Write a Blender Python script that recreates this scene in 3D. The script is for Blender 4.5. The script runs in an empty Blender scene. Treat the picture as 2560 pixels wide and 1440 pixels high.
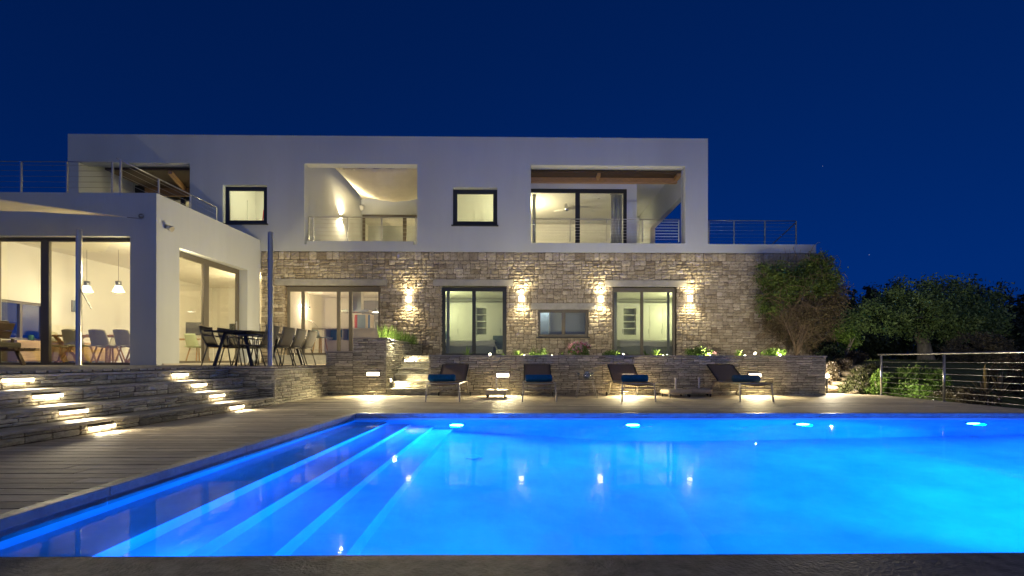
import bpy, math, random
import numpy as np
from mathutils import Vector, Matrix
R = math.radians
random.seed(7); rng = np.random.default_rng(11)
SC = bpy.context.scene
COL = SC.collection

# ------------------------------------------------------------------ camera
F, CX, CY, PSI, RHO, EYE = 1209.0, 1326.0, 900.0, .013, .0014, .88
cd = bpy.data.cameras.new('camera'); cam = bpy.data.objects.new('camera', cd); COL.objects.link(cam)
cd.sensor_width = 36.0; cd.lens = 36.0 * F / 2560.0
cd.shift_x = (1280 - CX) / 2560.0; cd.shift_y = (CY - 720) / 2560.0
cd.clip_end = 2000; cd.clip_start = .02
_c, _s = math.cos(PSI), math.sin(PSI)
_rt = Vector((_c, -_s, 0)) * math.cos(RHO) + Vector((0, 0, 1)) * math.sin(RHO)
_fw = Vector((_s, _c, 0)); _up = _rt.cross(_fw)
cam.matrix_world = Matrix(((_rt.x, _up.x, -_fw.x, 0), (_rt.y, _up.y, -_fw.y, 0), (_rt.z, _up.z, -_fw.z, EYE), (0, 0, 0, 1)))
SC.camera = cam

def ray(px, py):
    u, v = px - CX, py - CY
    u, v = u + RHO * v, v - RHO * u
    return (u / F * _c + _s, -u / F * _s + _c, -v / F)
def at(px, py, Y):
    """survey helper: the point of the plane y = Y that photo pixel (px, py) shows"""
    d = ray(px, py); k = Y / d[1]
    return (d[0] * k, Y, EYE + d[2] * k)
def gz(px, py, z):
    """the same for the horizontal plane z"""
    d = ray(px, py); k = (z - EYE) / d[2]
    return (d[0] * k, d[1] * k, z)

# ------------------------------------------------------------------ world, sun, exposure
W = bpy.data.worlds.new('World'); SC.world = W; W.use_nodes = True
nt = W.node_tree; nt.nodes.clear()
sky = nt.nodes.new('ShaderNodeTexSky'); sky.sky_type = 'NISHITA'; sky.sun_disc = False
sky.sun_elevation = R(1.5); sky.sun_rotation = R(215); sky.altitude = 100
tint = nt.nodes.new('ShaderNodeMix'); tint.data_type = 'RGBA'; tint.blend_type = 'MULTIPLY'
tint.inputs[0].default_value = 1.0; tint.inputs[7].default_value = (.0008, .063, .455, 1)
bg = nt.nodes.new('ShaderNodeBackground'); bg.inputs[1].default_value = .12
wo = nt.nodes.new('ShaderNodeOutputWorld')
bw = nt.nodes.new('ShaderNodeRGBToBW'); nt.links.new(sky.outputs[0], bw.inputs[0])
pw_ = nt.nodes.new('ShaderNodeMath'); pw_.operation = 'POWER'; pw_.inputs[1].default_value = .62; nt.links.new(bw.outputs[0], pw_.inputs[0])
cb = nt.nodes.new('ShaderNodeCombineColor'); [nt.links.new(pw_.outputs[0], cb.inputs[i]) for i in range(3)]
nt.links.new(cb.outputs[0], tint.inputs[6])
# a few faint stars
tc = nt.nodes.new('ShaderNodeTexCoord'); vo = nt.nodes.new('ShaderNodeTexVoronoi'); vo.inputs['Scale'].default_value = 26
lt = nt.nodes.new('ShaderNodeMath'); lt.operation = 'LESS_THAN'; lt.inputs[1].default_value = .017
gt = nt.nodes.new('ShaderNodeMath'); gt.operation = 'GREATER_THAN'; gt.inputs[1].default_value = .62
sx = nt.nodes.new('ShaderNodeSeparateColor')
ml = nt.nodes.new('ShaderNodeMath'); ml.operation = 'MULTIPLY'; m2 = nt.nodes.new('ShaderNodeMath'); m2.operation = 'MULTIPLY'; m2.inputs[1].default_value = .8
ad = nt.nodes.new('ShaderNodeMix'); ad.data_type = 'RGBA'; ad.blend_type = 'ADD'; ad.inputs[0].default_value = 1
st = nt.nodes.new('ShaderNodeCombineColor')
nt.links.new(tc.outputs['Generated'], vo.inputs['Vector'])
nt.links.new(vo.outputs['Distance'], lt.inputs[0]); nt.links.new(vo.outputs['Color'], sx.inputs[0]); nt.links.new(sx.outputs[0], gt.inputs[0])
nt.links.new(lt.outputs[0], ml.inputs[0]); nt.links.new(gt.outputs[0], ml.inputs[1]); nt.links.new(ml.outputs[0], m2.inputs[0])
for i in range(3): nt.links.new(m2.outputs[0], st.inputs[i])
nt.links.new(tint.outputs[2], ad.inputs[6]); nt.links.new(st.outputs[0], ad.inputs[7])
nt.links.new(ad.outputs[2], bg.inputs[0]); nt.links.new(bg.outputs[0], wo.inputs[0])

sd = bpy.data.lights.new('sun', 'SUN'); sun = bpy.data.objects.new('sun', sd); COL.objects.link(sun)
sd.energy = .115; sd.angle = R(110); sd.color = (1.0, .96, .70)      # soft warm fill from behind the camera, standing in for ambient light
sun.rotation_euler = (R(58), 0, R(28)); sun.location = (0, -10, 20)

SC.view_settings.view_transform = 'Standard'; SC.view_settings.look = 'None'
SC.view_settings.exposure = 1.1; SC.view_settings.gamma = 1.0
try:
    SC.cycles.use_denoising = True; SC.cycles.denoiser = 'OPENIMAGEDENOISE'
except Exception: pass
SC.cycles.max_bounces = 8; SC.cycles.diffuse_bounces = 4; SC.cycles.transparent_max_bounces = 24
SC.cycles.transmission_bounces = 8; SC.cycles.glossy_bounces = 4
SC.cycles.sample_clamp_indirect = 6.0; SC.cycles.blur_glossy = 1.0
SC.cycles.caustics_reflective = True; SC.cycles.caustics_refractive = True

# ------------------------------------------------------------------ materials
MATS = {}
def mat(name, col, rough=.6, metal=0.0, nscale=None, namt=.15, bump=0.0, bscale=30.0, tint=None, spec=.5, stretch=None, detail=5, trans=0.0, blot=None):
    """principled material; noise modulates the colour, a second noise the bump; tint = (dark, light) colours picked per face by the 'tint' attribute"""
    if name in MATS: return MATS[name]
    m = bpy.data.materials.new(name); m.use_nodes = True; MATS[name] = m
    n, l = m.node_tree.nodes, m.node_tree.links
    b = n['Principled BSDF']; b.inputs['Roughness'].default_value = rough; b.inputs['Metallic'].default_value = metal
    b.inputs['Specular IOR Level'].default_value = spec
    if trans: b.inputs['Transmission Weight'].default_value = trans
    src = None
    if tint:
        a = n.new('ShaderNodeAttribute'); a.attribute_name = 'tint'
        r = n.new('ShaderNodeValToRGB'); els = r.color_ramp.elements
        els[0].color = (*tint[0], 1); els[1].color = (*tint[-1], 1)
        for i, c in enumerate(tint[1:-1]):
            e = els.new((i + 1) / (len(tint) - 1)); e.color = (*c, 1)
        l.new(a.outputs['Fac'], r.inputs[0]); src = r.outputs[0]
    t = n.new('ShaderNodeTexCoord'); mp = n.new('ShaderNodeMapping'); l.new(t.outputs['Object'], mp.inputs[0])
    if stretch: mp.inputs['Scale'].default_value = stretch
    if nscale:
        no = n.new('ShaderNodeTexNoise'); no.inputs['Scale'].default_value = nscale; no.inputs['Detail'].default_value = detail; no.inputs['Roughness'].default_value = .62
        l.new(mp.outputs[0], no.inputs['Vector'])
        rm = n.new('ShaderNodeMapRange'); rm.inputs[1].default_value = .3; rm.inputs[2].default_value = .7
        rm.inputs[3].default_value = 1 - namt; rm.inputs[4].default_value = 1 + namt
        l.new(no.outputs[0], rm.inputs[0])
        hs = n.new('ShaderNodeMix'); hs.data_type = 'RGBA'; hs.blend_type = 'MULTIPLY'; hs.inputs[0].default_value = 1
        cc = n.new('ShaderNodeCombineColor')
        for i in range(3): l.new(rm.outputs[0], cc.inputs[i])
        if src: l.new(src, hs.inputs[6])
        else: hs.inputs[6].default_value = (*col, 1)
        l.new(cc.outputs[0], hs.inputs[7]); src = hs.outputs[2]
    if blot:   # (scale, colour, amount): large stains and lichen
        nb = n.new('ShaderNodeTexNoise'); nb.inputs['Scale'].default_value = blot[0]; nb.inputs['Detail'].default_value = 6
        l.new(mp.outputs[0], nb.inputs['Vector'])
        rb = n.new('ShaderNodeMapRange'); rb.inputs[1].default_value = .48; rb.inputs[2].default_value = .66; rb.inputs[3].default_value = 0; rb.inputs[4].default_value = blot[2]
        l.new(nb.outputs[0], rb.inputs[0])
        mb_ = n.new('ShaderNodeMix'); mb_.data_type = 'RGBA'
        l.new(rb.outputs[0], mb_.inputs[0])
        if src: l.new(src, mb_.inputs[6])
        else: mb_.inputs[6].default_value = (*col, 1)
        mb_.inputs[7].default_value = (*blot[1], 1); src = mb_.outputs[2]
    if src: l.new(src, b.inputs['Base Color'])
    else: b.inputs['Base Color'].default_value = (*col, 1)
    if bump:
        nb = n.new('ShaderNodeTexNoise'); nb.inputs['Scale'].default_value = bscale; nb.inputs['Detail'].default_value = 6
        l.new(mp.outputs[0], nb.inputs['Vector'])
        bp = n.new('ShaderNodeBump'); bp.inputs['Strength'].default_value = 1.0; bp.inputs['Distance'].default_value = bump
        l.new(nb.outputs[0], bp.inputs['Height']); l.new(bp.outputs[0], b.inputs['Normal'])
    return m
def emis(name, col, strength):
    if name in MATS: return MATS[name]
    m = bpy.data.materials.new(name); m.use_nodes = True; MATS[name] = m
    b = m.node_tree.nodes['Principled BSDF']; b.inputs['Base Color'].default_value = (*[min(1, .8 * c) for c in col], 1)
    b.inputs['Emission Color'].default_value = (*col, 1); b.inputs['Emission Strength'].default_value = strength
    return m
def glassmat(name, f0=.06, tcol=(.96, .98, .97), rough=0.0):
    if name in MATS: return MATS[name]
    m = bpy.data.materials.new(name); m.use_nodes = True; MATS[name] = m
    n, l = m.node_tree.nodes, m.node_tree.links; n.remove(n['Principled BSDF']); out = n['Material Output']
    tr = n.new('ShaderNodeBsdfTransparent'); tr.inputs[0].default_value = (*tcol, 1)
    gl = n.new('ShaderNodeBsdfGlossy'); gl.inputs['Roughness'].default_value = rough
    lw = n.new('ShaderNodeLayerWeight'); lw.inputs[0].default_value = .5
    pw = n.new('ShaderNodeMath'); pw.operation = 'POWER'; pw.inputs[1].default_value = 4.0
    ma = n.new('ShaderNodeMath'); ma.operation = 'MULTIPLY_ADD'; ma.inputs[1].default_value = .8; ma.inputs[2].default_value = f0
    mx = n.new('ShaderNodeMixShader')
    l.new(lw.outputs['Facing'], pw.inputs[0]); l.new(pw.outputs[0], ma.inputs[0]); l.new(ma.outputs[0], mx.inputs[0])
    l.new(tr.outputs[0], mx.inputs[1]); l.new(gl.outputs[0], mx.inputs[2]); l.new(mx.outputs[0], out.inputs[0])
    return m

PLASTER = mat('white_plaster', (.63, .66, .665), .85, nscale=.9, namt=.05, bump=.004, bscale=14, blot=(.45, (.54, .565, .56), .6), stretch=(1.6, 1.6, .3))
INNER = mat('interior_paint', (.74, .72, .66), .9, nscale=2, namt=.02)
MORTAR = mat('dark_mortar', (.14, .115, .085), .95, nscale=20, namt=.3)
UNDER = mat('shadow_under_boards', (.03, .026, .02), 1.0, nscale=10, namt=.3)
STONE = mat('field_stone', (.4, .36, .3), .9, nscale=11, namt=.22, bump=.03, bscale=26, tint=[(.31, .25, .175), (.45, .38, .28), (.55, .475, .36), (.70, .62, .49)], blot=(1.2, (.30, .24, .17), .35))
SLATE = mat('stacked_slate', (.3, .28, .24), .85, nscale=14, namt=.3, bump=.02, bscale=26, tint=[(.29, .275, .22), (.47, .44, .345), (.60, .56, .435), (.76, .71, .56)], stretch=(1, 1, 2.6))
CONC = mat('concrete_lintel', (.42, .40, .36), .9, nscale=5, namt=.15, bump=.006, bscale=30)
COPE = mat('slate_coping', (.40, .38, .33), .7, nscale=8, namt=.2, bump=.008, bscale=25)
FRAME = mat('window_frame_metal', (.15, .13, .10), .5, .0, nscale=6, namt=.06)
FRAMEB = mat('window_frame_dark', (.035, .038, .045), .45, .3, nscale=6, namt=.06)
GLASS = glassmat('window_glass')
STEEL = mat('brushed_steel', (.55, .54, .52), .28, 1.0, nscale=40, namt=.08)
STEELD = mat('weathered_steel', (.32, .33, .34), .4, 1.0, nscale=20, namt=.1)
WOODD = mat('dark_stained_wood', (.10, .045, .02), .6, nscale=10, namt=.3, stretch=(1, 6, 6))
OAK = mat('oak_wood', (.46, .27, .12), .5, nscale=8, namt=.2, stretch=(1, 6, 6))
DECKM = mat('weathered_deck_boards', (.3, .27, .23), .62, nscale=7, namt=.34, bump=.006, bscale=22, tint=[(.29, .25, .19), (.50, .435, .335), (.70, .62, .49)], stretch=(.6, 9, 9), spec=.4)
SAILC = mat('sail_cloth', (.78, .72, .58), .85, nscale=3, namt=.05, bump=.006, bscale=8)
GRASS = mat('dry_grass', (.10, .12, .04), .95, nscale=6, namt=.4, bump=.03, bscale=20)
SOIL = mat('garden_soil', (.06, .045, .03), 1.0, nscale=5, namt=.4, bump=.04, bscale=12)
POOLM = mat('pool_plaster', (.50, .70, .90), .7, nscale=.6, namt=.34, detail=8, bump=.004, bscale=12)
COPEP = mat('pool_coping_stone', (.34, .34, .34), .42, nscale=9, namt=.22, bump=.008, bscale=20)
WETST = mat('wet_dark_stone', (.20, .18, .15), .5, nscale=14, namt=.45, bump=.012, bscale=55, blot=(.9, (.17, .15, .12), .6))

# ------------------------------------------------------------------ mesh builder
class MB:
    def __init__(s): s.v = []; s.f = []; s.t = []
    def add(s, vs, fs, t=.5):
        o = len(s.v); s.v += [tuple(p) for p in vs]; s.f += [tuple(i + o for i in q) for q in fs]; s.t += [t] * len(fs); return s
    def box(s, x0, x1, y0, y1, z0, z1, t=.5, M=None):
        if x0 > x1: x0, x1 = x1, x0
        if y0 > y1: y0, y1 = y1, y0
        if z0 > z1: z0, z1 = z1, z0
        vs = [(x, y, z) for z in (z0, z1) for x, y in ((x0, y0), (x1, y0), (x1, y1), (x0, y1))]
        if M is not None: vs = [M @ Vector(p) for p in vs]
        return s.add(vs, [(3, 2, 1, 0), (4, 5, 6, 7), (0, 1, 5, 4), (1, 2, 6, 5), (2, 3, 7, 6), (3, 0, 4, 7)], t)
    def bar(s, a, b, w, h=None, up=(0, 0, 1), t=.5):
        """rectangular bar from a to b"""
        h = h or w; a, b = Vector(a), Vector(b); d = (b - a); L = d.length; d.normalize(); up = Vector(up)
        if abs(d.dot(up)) > .98: up = Vector((1, 0, 0))
        sd_ = d.cross(up).normalized(); u2 = sd_.cross(d)
        vs = []
        for p in (a, b):
            for i, j in ((-1, -1), (1, -1), (1, 1), (-1, 1)): vs.append(p + sd_ * (i * w / 2) + u2 * (j * h / 2))
        return s.add(vs, [(0, 1, 2, 3), (7, 6, 5, 4), (0, 4, 5, 1), (1, 5, 6, 2), (2, 6, 7, 3), (3, 7, 4, 0)], t)
    def tube(s, pts, r, n=8, t=.5, cap=True):
        pts = [Vector(p) for p in pts]; rs = r if isinstance(r, (list, tuple)) else [r] * len(pts)
        vs = []; prev = None
        for i, p in enumerate(pts):
            d = (pts[min(i + 1, len(pts) - 1)] - pts[max(i - 1, 0)]).normalized()
            ref = prev if prev is not None else (Vector((0, 0, 1)) if abs(d.z) < .9 else Vector((1, 0, 0)))
            a = d.cross(ref).normalized(); b = a.cross(d).normalized(); prev = b
            for k in range(n):
                an = 2 * math.pi * k / n; vs.append(p + (a * math.cos(an) + b * math.sin(an)) * rs[i])
        fs = []
        for i in range(len(pts) - 1):
            for k in range(n): fs.append((i * n + k, i * n + (k + 1) % n, (i + 1) * n + (k + 1) % n, (i + 1) * n + k))
        if cap: fs.append(tuple(range(n - 1, -1, -1))); fs.append(tuple((len(pts) - 1) * n + k for k in range(n)))
        return s.add(vs, fs, t)
    def lathe(s, prof, c=(0, 0, 0), n=20, t=.5, M=None):
        vs = []; fs = []
        for r_, z in prof:
            for k in range(n):
                a = 2 * math.pi * k / n; p = Vector((c[0] + r_ * math.cos(a), c[1] + r_ * math.sin(a), c[2] + z))
                vs.append(M @ p if M is not None else p)
        for i in range(len(prof) - 1):
            for k in range(n): fs.append((i * n + k, i * n + (k + 1) % n, (i + 1) * n + (k + 1) % n, (i + 1) * n + k))
        if prof[0][0] > 1e-4: fs.append(tuple(range(n - 1, -1, -1)))
        if prof[-1][0] > 1e-4: fs.append(tuple((len(prof) - 1) * n + k for k in range(n)))
        return s.add(vs, fs, t)
    def prism(s, poly, axis, a, b, t=.5):
        """poly of 2D points extruded along axis ('x','y','z') from a to b"""
        def P(p, w):
            if axis == 'z': return (p[0], p[1], w)
            if axis == 'y': return (p[0], w, p[1])
            return (w, p[0], p[1])
        n = len(poly); vs = [P(p, a) for p in poly] + [P(p, b) for p in poly]
        fs = [tuple(range(n)), tuple(range(2 * n - 1, n - 1, -1))] + [(i, n + i, n + (i + 1) % n, (i + 1) % n) for i in range(n)]
        return s.add(vs, fs, t)
    def grid(s, P, nu, nv, thick=0, t=.5):
        """P(u,v)->point, u,v in 0..1; with thickness two skins and a rim"""
        vs = [Vector(P(i / nu, j / nv)) for j in range(nv + 1) for i in range(nu + 1)]
        fs = [(j * (nu + 1) + i, j * (nu + 1) + i + 1, (j + 1) * (nu + 1) + i + 1, (j + 1) * (nu + 1) + i) for j in range(nv) for i in range(nu)]
        if not thick: return s.add(vs, fs, t)
        N = len(vs); nr = [Vector((0, 0, 0)) for _ in vs]
        for q in fs:
            c = (vs[q[1]] - vs[q[0]]).cross(vs[q[3]] - vs[q[0]])
            for i in q: nr[i] += c
        v2 = [v - nn.normalized() * thick for v, nn in zip(vs, nr)]
        rim = [j for j in range(nu + 1)] + [j * (nu + 1) + nu for j in range(1, nv + 1)] + [nv * (nu + 1) + i for i in range(nu - 1, -1, -1)] + [j * (nu + 1) for j in range(nv - 1, 0, -1)]
        f2 = [tuple(i + N for i in q[::-1]) for q in fs] + [(rim[k], rim[k] + N, rim[(k + 1) % len(rim)] + N, rim[(k + 1) % len(rim)]) for k in range(len(rim))]
        return s.add(vs + v2, fs + f2, t)
    def build(s, name, m, parent=None, smooth=False, bevel=0, local=False, solid=0, sub=0):
        me = bpy.data.meshes.new(name)
        off = Vector((0, 0, 0))
        if parent is not None and not local:
            p = parent
            while p is not None: off += p.location; p = p.parent
        me.from_pydata([(x - off.x, y - off.y, z - off.z) for x, y, z in s.v], [], s.f)
        me.materials.append(m)
        a = me.attributes.new('tint', 'FLOAT', 'FACE'); a.data.foreach_set('value', s.t)
        if smooth:
            me.polygons.foreach_set('use_smooth', [True] * len(me.polygons))
        me.update()
        o = bpy.data.objects.new(name, me); COL.objects.link(o)
        if parent is not None: o.parent = parent
        if solid:
            md = o.modifiers.new('thick', 'SOLIDIFY'); md.thickness = solid
        if bevel:
            md = o.modifiers.new('bevel', 'BEVEL'); md.width = bevel; md.segments = 2; md.limit_method = 'ANGLE'
        if sub:
            md = o.modifiers.new('sub', 'SUBSURF'); md.levels = sub; md.render_levels = sub
        return o
def tag(o, label=None, cat=None, group=None, kind=None):
    if label: o['label'] = label
    if cat: o['category'] = cat
    if group: o['group'] = group
    if kind: o['kind'] = kind
    return o
def thing(name, label, cat, loc=(0, 0, 0), rz=0, group=None):
    o = bpy.data.objects.new(name, None); COL.objects.link(o); o.empty_display_size = .2
    o.location = loc; o.rotation_euler = (0, 0, rz)
    return tag(o, label, cat, group)
def copy_tree(o, parent=None):
    c = o.copy(); COL.objects.link(c)
    if parent is not None: c.parent = parent
    for ch in list(o.children): copy_tree(ch, c)
    return c
def dup(o, loc, rz=None, label=None, group=None):
    c = copy_tree(o); c.location = loc
    if rz is not None: c.rotation_euler = (0, 0, rz)
    if label: c['label'] = label
    if group: c['group'] = group
    return c
def lamp(kind, name, loc, energy, color=(1, .8, .5), size=.05, parent=None, rot=None, spot=None, blend=.5, sizey=None):
    d = bpy.data.lights.new(name, kind); d.energy = energy; d.color = color
    if kind == 'AREA':
        d.size = size
        if sizey: d.shape = 'RECTANGLE'; d.size_y = sizey
    else: d.shadow_soft_size = size
    if kind == 'SPOT': d.spot_size = spot or R(90); d.spot_blend = blend
    o = bpy.data.objects.new(name, d); COL.objects.link(o)
    off = Vector((0, 0, 0)); p = parent
    while p is not None: off += p.location; p = p.parent
    o.location = Vector(loc) - off
    if parent is not None: o.parent = parent
    if rot: o.rotation_euler = rot
    return o

def wall_holes(mb, axis, u0, u1, z0, z1, d0, d1, holes, t=.5):
    """a slab with rectangular holes. axis 'x': runs along x, thickness in y (d0..d1); axis 'y': runs along y, thickness in x"""
    us = sorted({u0, u1} | {h for q in holes for h in q[:2] if u0 < h < u1}); zs = sorted({z0, z1} | {h for q in holes for h in q[2:] if z0 < h < z1})
    def solid(i, j):
        if i < 0 or j < 0 or i >= len(us) - 1 or j >= len(zs) - 1: return False
        cu, cz = (us[i] + us[i + 1]) / 2, (zs[j] + zs[j + 1]) / 2
        return not any(q[0] < cu < q[1] and q[2] < cz < q[3] for q in holes)
    def P(u, d, z): return (u, d, z) if axis == 'x' else (d, u, z)
    for i in range(len(us) - 1):
        for j in range(len(zs) - 1):
            if not solid(i, j): continue
            a, b, c, d = us[i], us[i + 1], zs[j], zs[j + 1]
            q = [P(a, d0, c), P(b, d0, c), P(b, d0, d), P(a, d0, d), P(a, d1, c), P(b, d1, c), P(b, d1, d), P(a, d1, d)]
            fs = [(0, 1, 2, 3), (7, 6, 5, 4)]
            if not solid(i - 1, j): fs.append((0, 3, 7, 4))
            if not solid(i + 1, j): fs.append((1, 5, 6, 2))
            if not solid(i, j - 1): fs.append((0, 4, 5, 1))
            if not solid(i, j + 1): fs.append((3, 2, 6, 7))
            mb.add(q, fs, t)
def subtract(rects, hole, eps=.03):
    out = []
    for (a, b, c, d) in rects:
        ha, hb, hc, hd = hole
        if b <= ha or a >= hb or d <= hc or c >= hd: out.append((a, b, c, d)); continue
        if a < ha - eps: out.append((a, ha, c, d))
        if b > hb + eps: out.append((hb, b, c, d))
        m0, m1 = max(a, ha), min(b, hb)
        if c < hc - eps: out.append((m0, m1, c, hc))
        if d > hd + eps: out.append((m0, m1, hd, d))
    return out
def lay(u0, u1, z0, z1, kind, rnd):
    """rectangles of a rubble wall by irregular splitting: 'field' squared random rubble, 'slate' thin dry stone courses"""
    rects = []; z = z0; fl = kind == 'field'
    hmin, hmax, wmin, wmax = (.08, .185, .11, .33) if fl else (.038, .085, .14, .46)
    def split(a, b, c, d, depth=0):
        w, h = b - a, d - c
        vh = h > hmax or (h > 2.1 * hmin and rnd.random() < .35 and w < (3.2 * h if fl else 9 * h))
        vw = w > wmax or (w > 2.2 * wmin and rnd.random() < .25)
        if not vh and not vw: rects.append((a, b, c, d)); return
        if vh and (not vw or h / hmax > w / wmax * (.8 if fl else .35) or rnd.random() < .25):
            k = c + h * rnd.uniform(.34, .66); split(a, b, c, k, depth + 1); split(a, b, k, d, depth + 1)
        else:
            k = a + w * rnd.uniform(.3, .7); split(a, k, c, d, depth + 1); split(k, b, c, d, depth + 1)
    while z < z1 - .015:
        H = rnd.uniform(.30, .62) if fl else rnd.uniform(.12, .24)
        if z1 - z - H < (.14 if fl else .06): H = z1 - z
        u = u0
        while u < u1 - .001:
            w = rnd.uniform(.4, 1.3) if fl else rnd.uniform(.5, 1.6)
            if u1 - u - w < .2: w = u1 - u
            split(u, u + w, z, z + H); u += w
        z += H
    return rects
def stones(mb, rects, axis, d, sgn, kind, rnd, gap=.005):
    """one rough-faced stone per rectangle; face stands out of plane d in direction sgn"""
    amp = .022 if kind == 'field' else .012; base = .02 if kind == 'field' else .012
    for (a, b, c, e) in rects:
        w, h = b - a, e - c
        if w < .03 or h < .02: continue
        g = gap * rnd.uniform(.6, 1.6); a += g; b -= g; c += g * .8; e -= g * .8
        nu = max(2, min(7, int(w / .05))); nv = max(2, min(5, int(h / .04)))
        dep = base + rnd.uniform(0, .022 if kind == 'slate' else .03); tl = rnd.uniform(-.5, .5), rnd.uniform(-.5, .5)
        cr = min(w, h) * .09
        vs = []
        for j in range(nv + 1):
            for i in range(nu + 1):
                fu, fv = i / nu, j / nv
                edge = i in (0, nu) or j in (0, nv); corner = i in (0, nu) and j in (0, nv)
                uu = a + (b - a) * fu + (0 if i in (0, nu) else rnd.uniform(-.2, .2) * w / nu); vv = c + (e - c) * fv + (0 if j in (0, nv) else rnd.uniform(-.2, .2) * h / nv)
                if edge and not corner:
                    if i in (0, nu): uu += rnd.uniform(-.004, .004)
                    else: vv += rnd.uniform(-.004, .004)
                if corner:
                    uu += cr * (.5 - fu) * rnd.uniform(.2, 1.2); vv += cr * (.5 - fv) * rnd.uniform(.2, 1.2)
                o = dep + amp * rnd.uniform(-.3, 1) + amp * (tl[0] * (fu - .5) + tl[1] * (fv - .5))
                if edge: o = dep * .55 + amp * rnd.uniform(-.15, .35)
                vs.append((uu, o, vv))
        m = len(vs); ring = [i for i in range(nu + 1)] + [j * (nu + 1) + nu for j in range(1, nv + 1)] + [nv * (nu + 1) + i for i in range(nu - 1, -1, -1)] + [j * (nu + 1) for j in range(nv - 1, 0, -1)]
        for k in ring: vs.append((vs[k][0], -.03, vs[k][2]))
        L = len(ring)
        fs = [(j * (nu + 1) + i, j * (nu + 1) + i + 1, (j + 1) * (nu + 1) + i + 1, (j + 1) * (nu + 1) + i) for j in range(nv) for i in range(nu)]
        fs += [(ring[k], m + k, m + (k + 1) % L, ring[(k + 1) % L]) for k in range(L)]
        P = [(u, d + sgn * o, v) for u, o, v in vs] if axis == 'x' else [(d + sgn * o, u, v) for u, o, v in vs]
        if (axis == 'x') == (sgn > 0): fs = [q[::-1] for q in fs]
        mb.add(P, fs, min(1, max(0, rnd.gauss(.52, .24))))
# ------------------------------------------------------------------ setting: ground, decks, pool
rnd = random.Random(3)
ZW = -.10          # water level
def edgex(Y): return -2.75 - .022 * (7.94 - Y)        # left edge of the pool
PR = 8.95          # right end of the pool (out of the picture)
# ground: one sheet with the garden bank on the right
def gh(x, y):
    h = -.25
    if x > 7.2:
        h = min(.84, max(-.12, (y - 12.6) * .26)) + .03 * math.sin(x * 1.3 + y)
        if y < 12.6: h -= (12.6 - y) * .07 + max(0, x - 9) * .02
        if x < 9.1 and y < 13.1: h = min(h, -.25)
    elif y > 19: h = .6
    return h
mb = MB()
xs = list(np.linspace(-60, -12, 5)) + list(np.linspace(-10, 24, 52)) + [30, 45, 70, 120, 300]; ys = [-40, -12] + list(np.linspace(-4, 34, 60)) + [45, 70, 120, 300]
def inpool(x0, x1, y0, y1): return x1 > -3.4 and x0 < PR + .3 and y1 > 1.9 and y0 < 8.3
for i in range(len(xs) - 1):
    for j in range(len(ys) - 1):
        if inpool(xs[i], xs[i + 1], ys[j], ys[j + 1]): continue
        q = [(xs[i], ys[j]), (xs[i + 1], ys[j]), (xs[i + 1], ys[j + 1]), (xs[i], ys[j + 1])]
        mb.add([(a, b, gh(a, b)) for a, b in q], [(0, 1, 2, 3)])
tag(mb.build('ground', GRASS, smooth=True), kind='structure')

# pool basin: steps on the left, sloping floor
def lerp(a, b, k): return a + (b - a) * k
sx_ = [lambda Y: edgex(Y) - .02, lambda Y: -2.33 + .022 * (Y - 2.4), lambda Y: -1.97 + .022 * (Y - 2.4), lambda Y: -1.59 + .02 * (Y - 2.4), lambda Y: -1.22 + .012 * (Y - 2.4)]
sz_ = [-.36, -.58, -.80, -1.03]
mb = MB(); Y0, Y1 = 2.41, 7.94
for k in range(4):
    a, b = sx_[k], sx_[k + 1]; z = sz_[k]; zn = sz_[k + 1] if k < 3 else -1.30
    mb.add([(a(Y0), Y0, z), (b(Y0), Y0, z), (b(Y1), Y1, z), (a(Y1), Y1, z)], [(0, 1, 2, 3)])
    mb.add([(b(Y0), Y0, z), (b(Y0), Y0, zn), (b(Y1), Y1, zn), (b(Y1), Y1, z)], [(0, 1, 2, 3)])
fx = [(-1.22, -1.30), (-.2, -1.5), (1.7, -2.08), (4, -2.15), (PR, -2.2)]
for k in range(len(fx) - 1):
    (a, za), (b, zb) = fx[k], fx[k + 1]
    a0, a1 = (sx_[4](Y0), sx_[4](Y1)) if k == 0 else (a, a)
    mb.add([(a0, Y0, za), (b, Y0, zb), (b, Y1, zb), (a1, Y1, za)], [(0, 1, 2, 3)])
mb.add([(-3.1, Y1, -2.6), (PR, Y1, -2.6), (PR, Y1, -.07), (-3.1, Y1, -.07)], [(0, 1, 2, 3)])
mb.add([(-3.1, Y0, -2.6), (PR, Y0, -2.6), (PR, Y0, ZW - .005), (-3.1, Y0, ZW - .005)], [(3, 2, 1, 0)])
mb.add([(edgex(Y0) - .02, Y0, -1), (edgex(Y1) - .02, Y1, -1), (edgex(Y1) - .02, Y1, -.07), (edgex(Y0) - .02, Y0, -.07)], [(0, 1, 2, 3)])
mb.add([(PR, Y0, -2.6), (PR, Y1, -2.6), (PR, Y1, -.07), (PR, Y0, -.07)], [(3, 2, 1, 0)])
tag(mb.build('pool_basin', POOLM), kind='structure')
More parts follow.
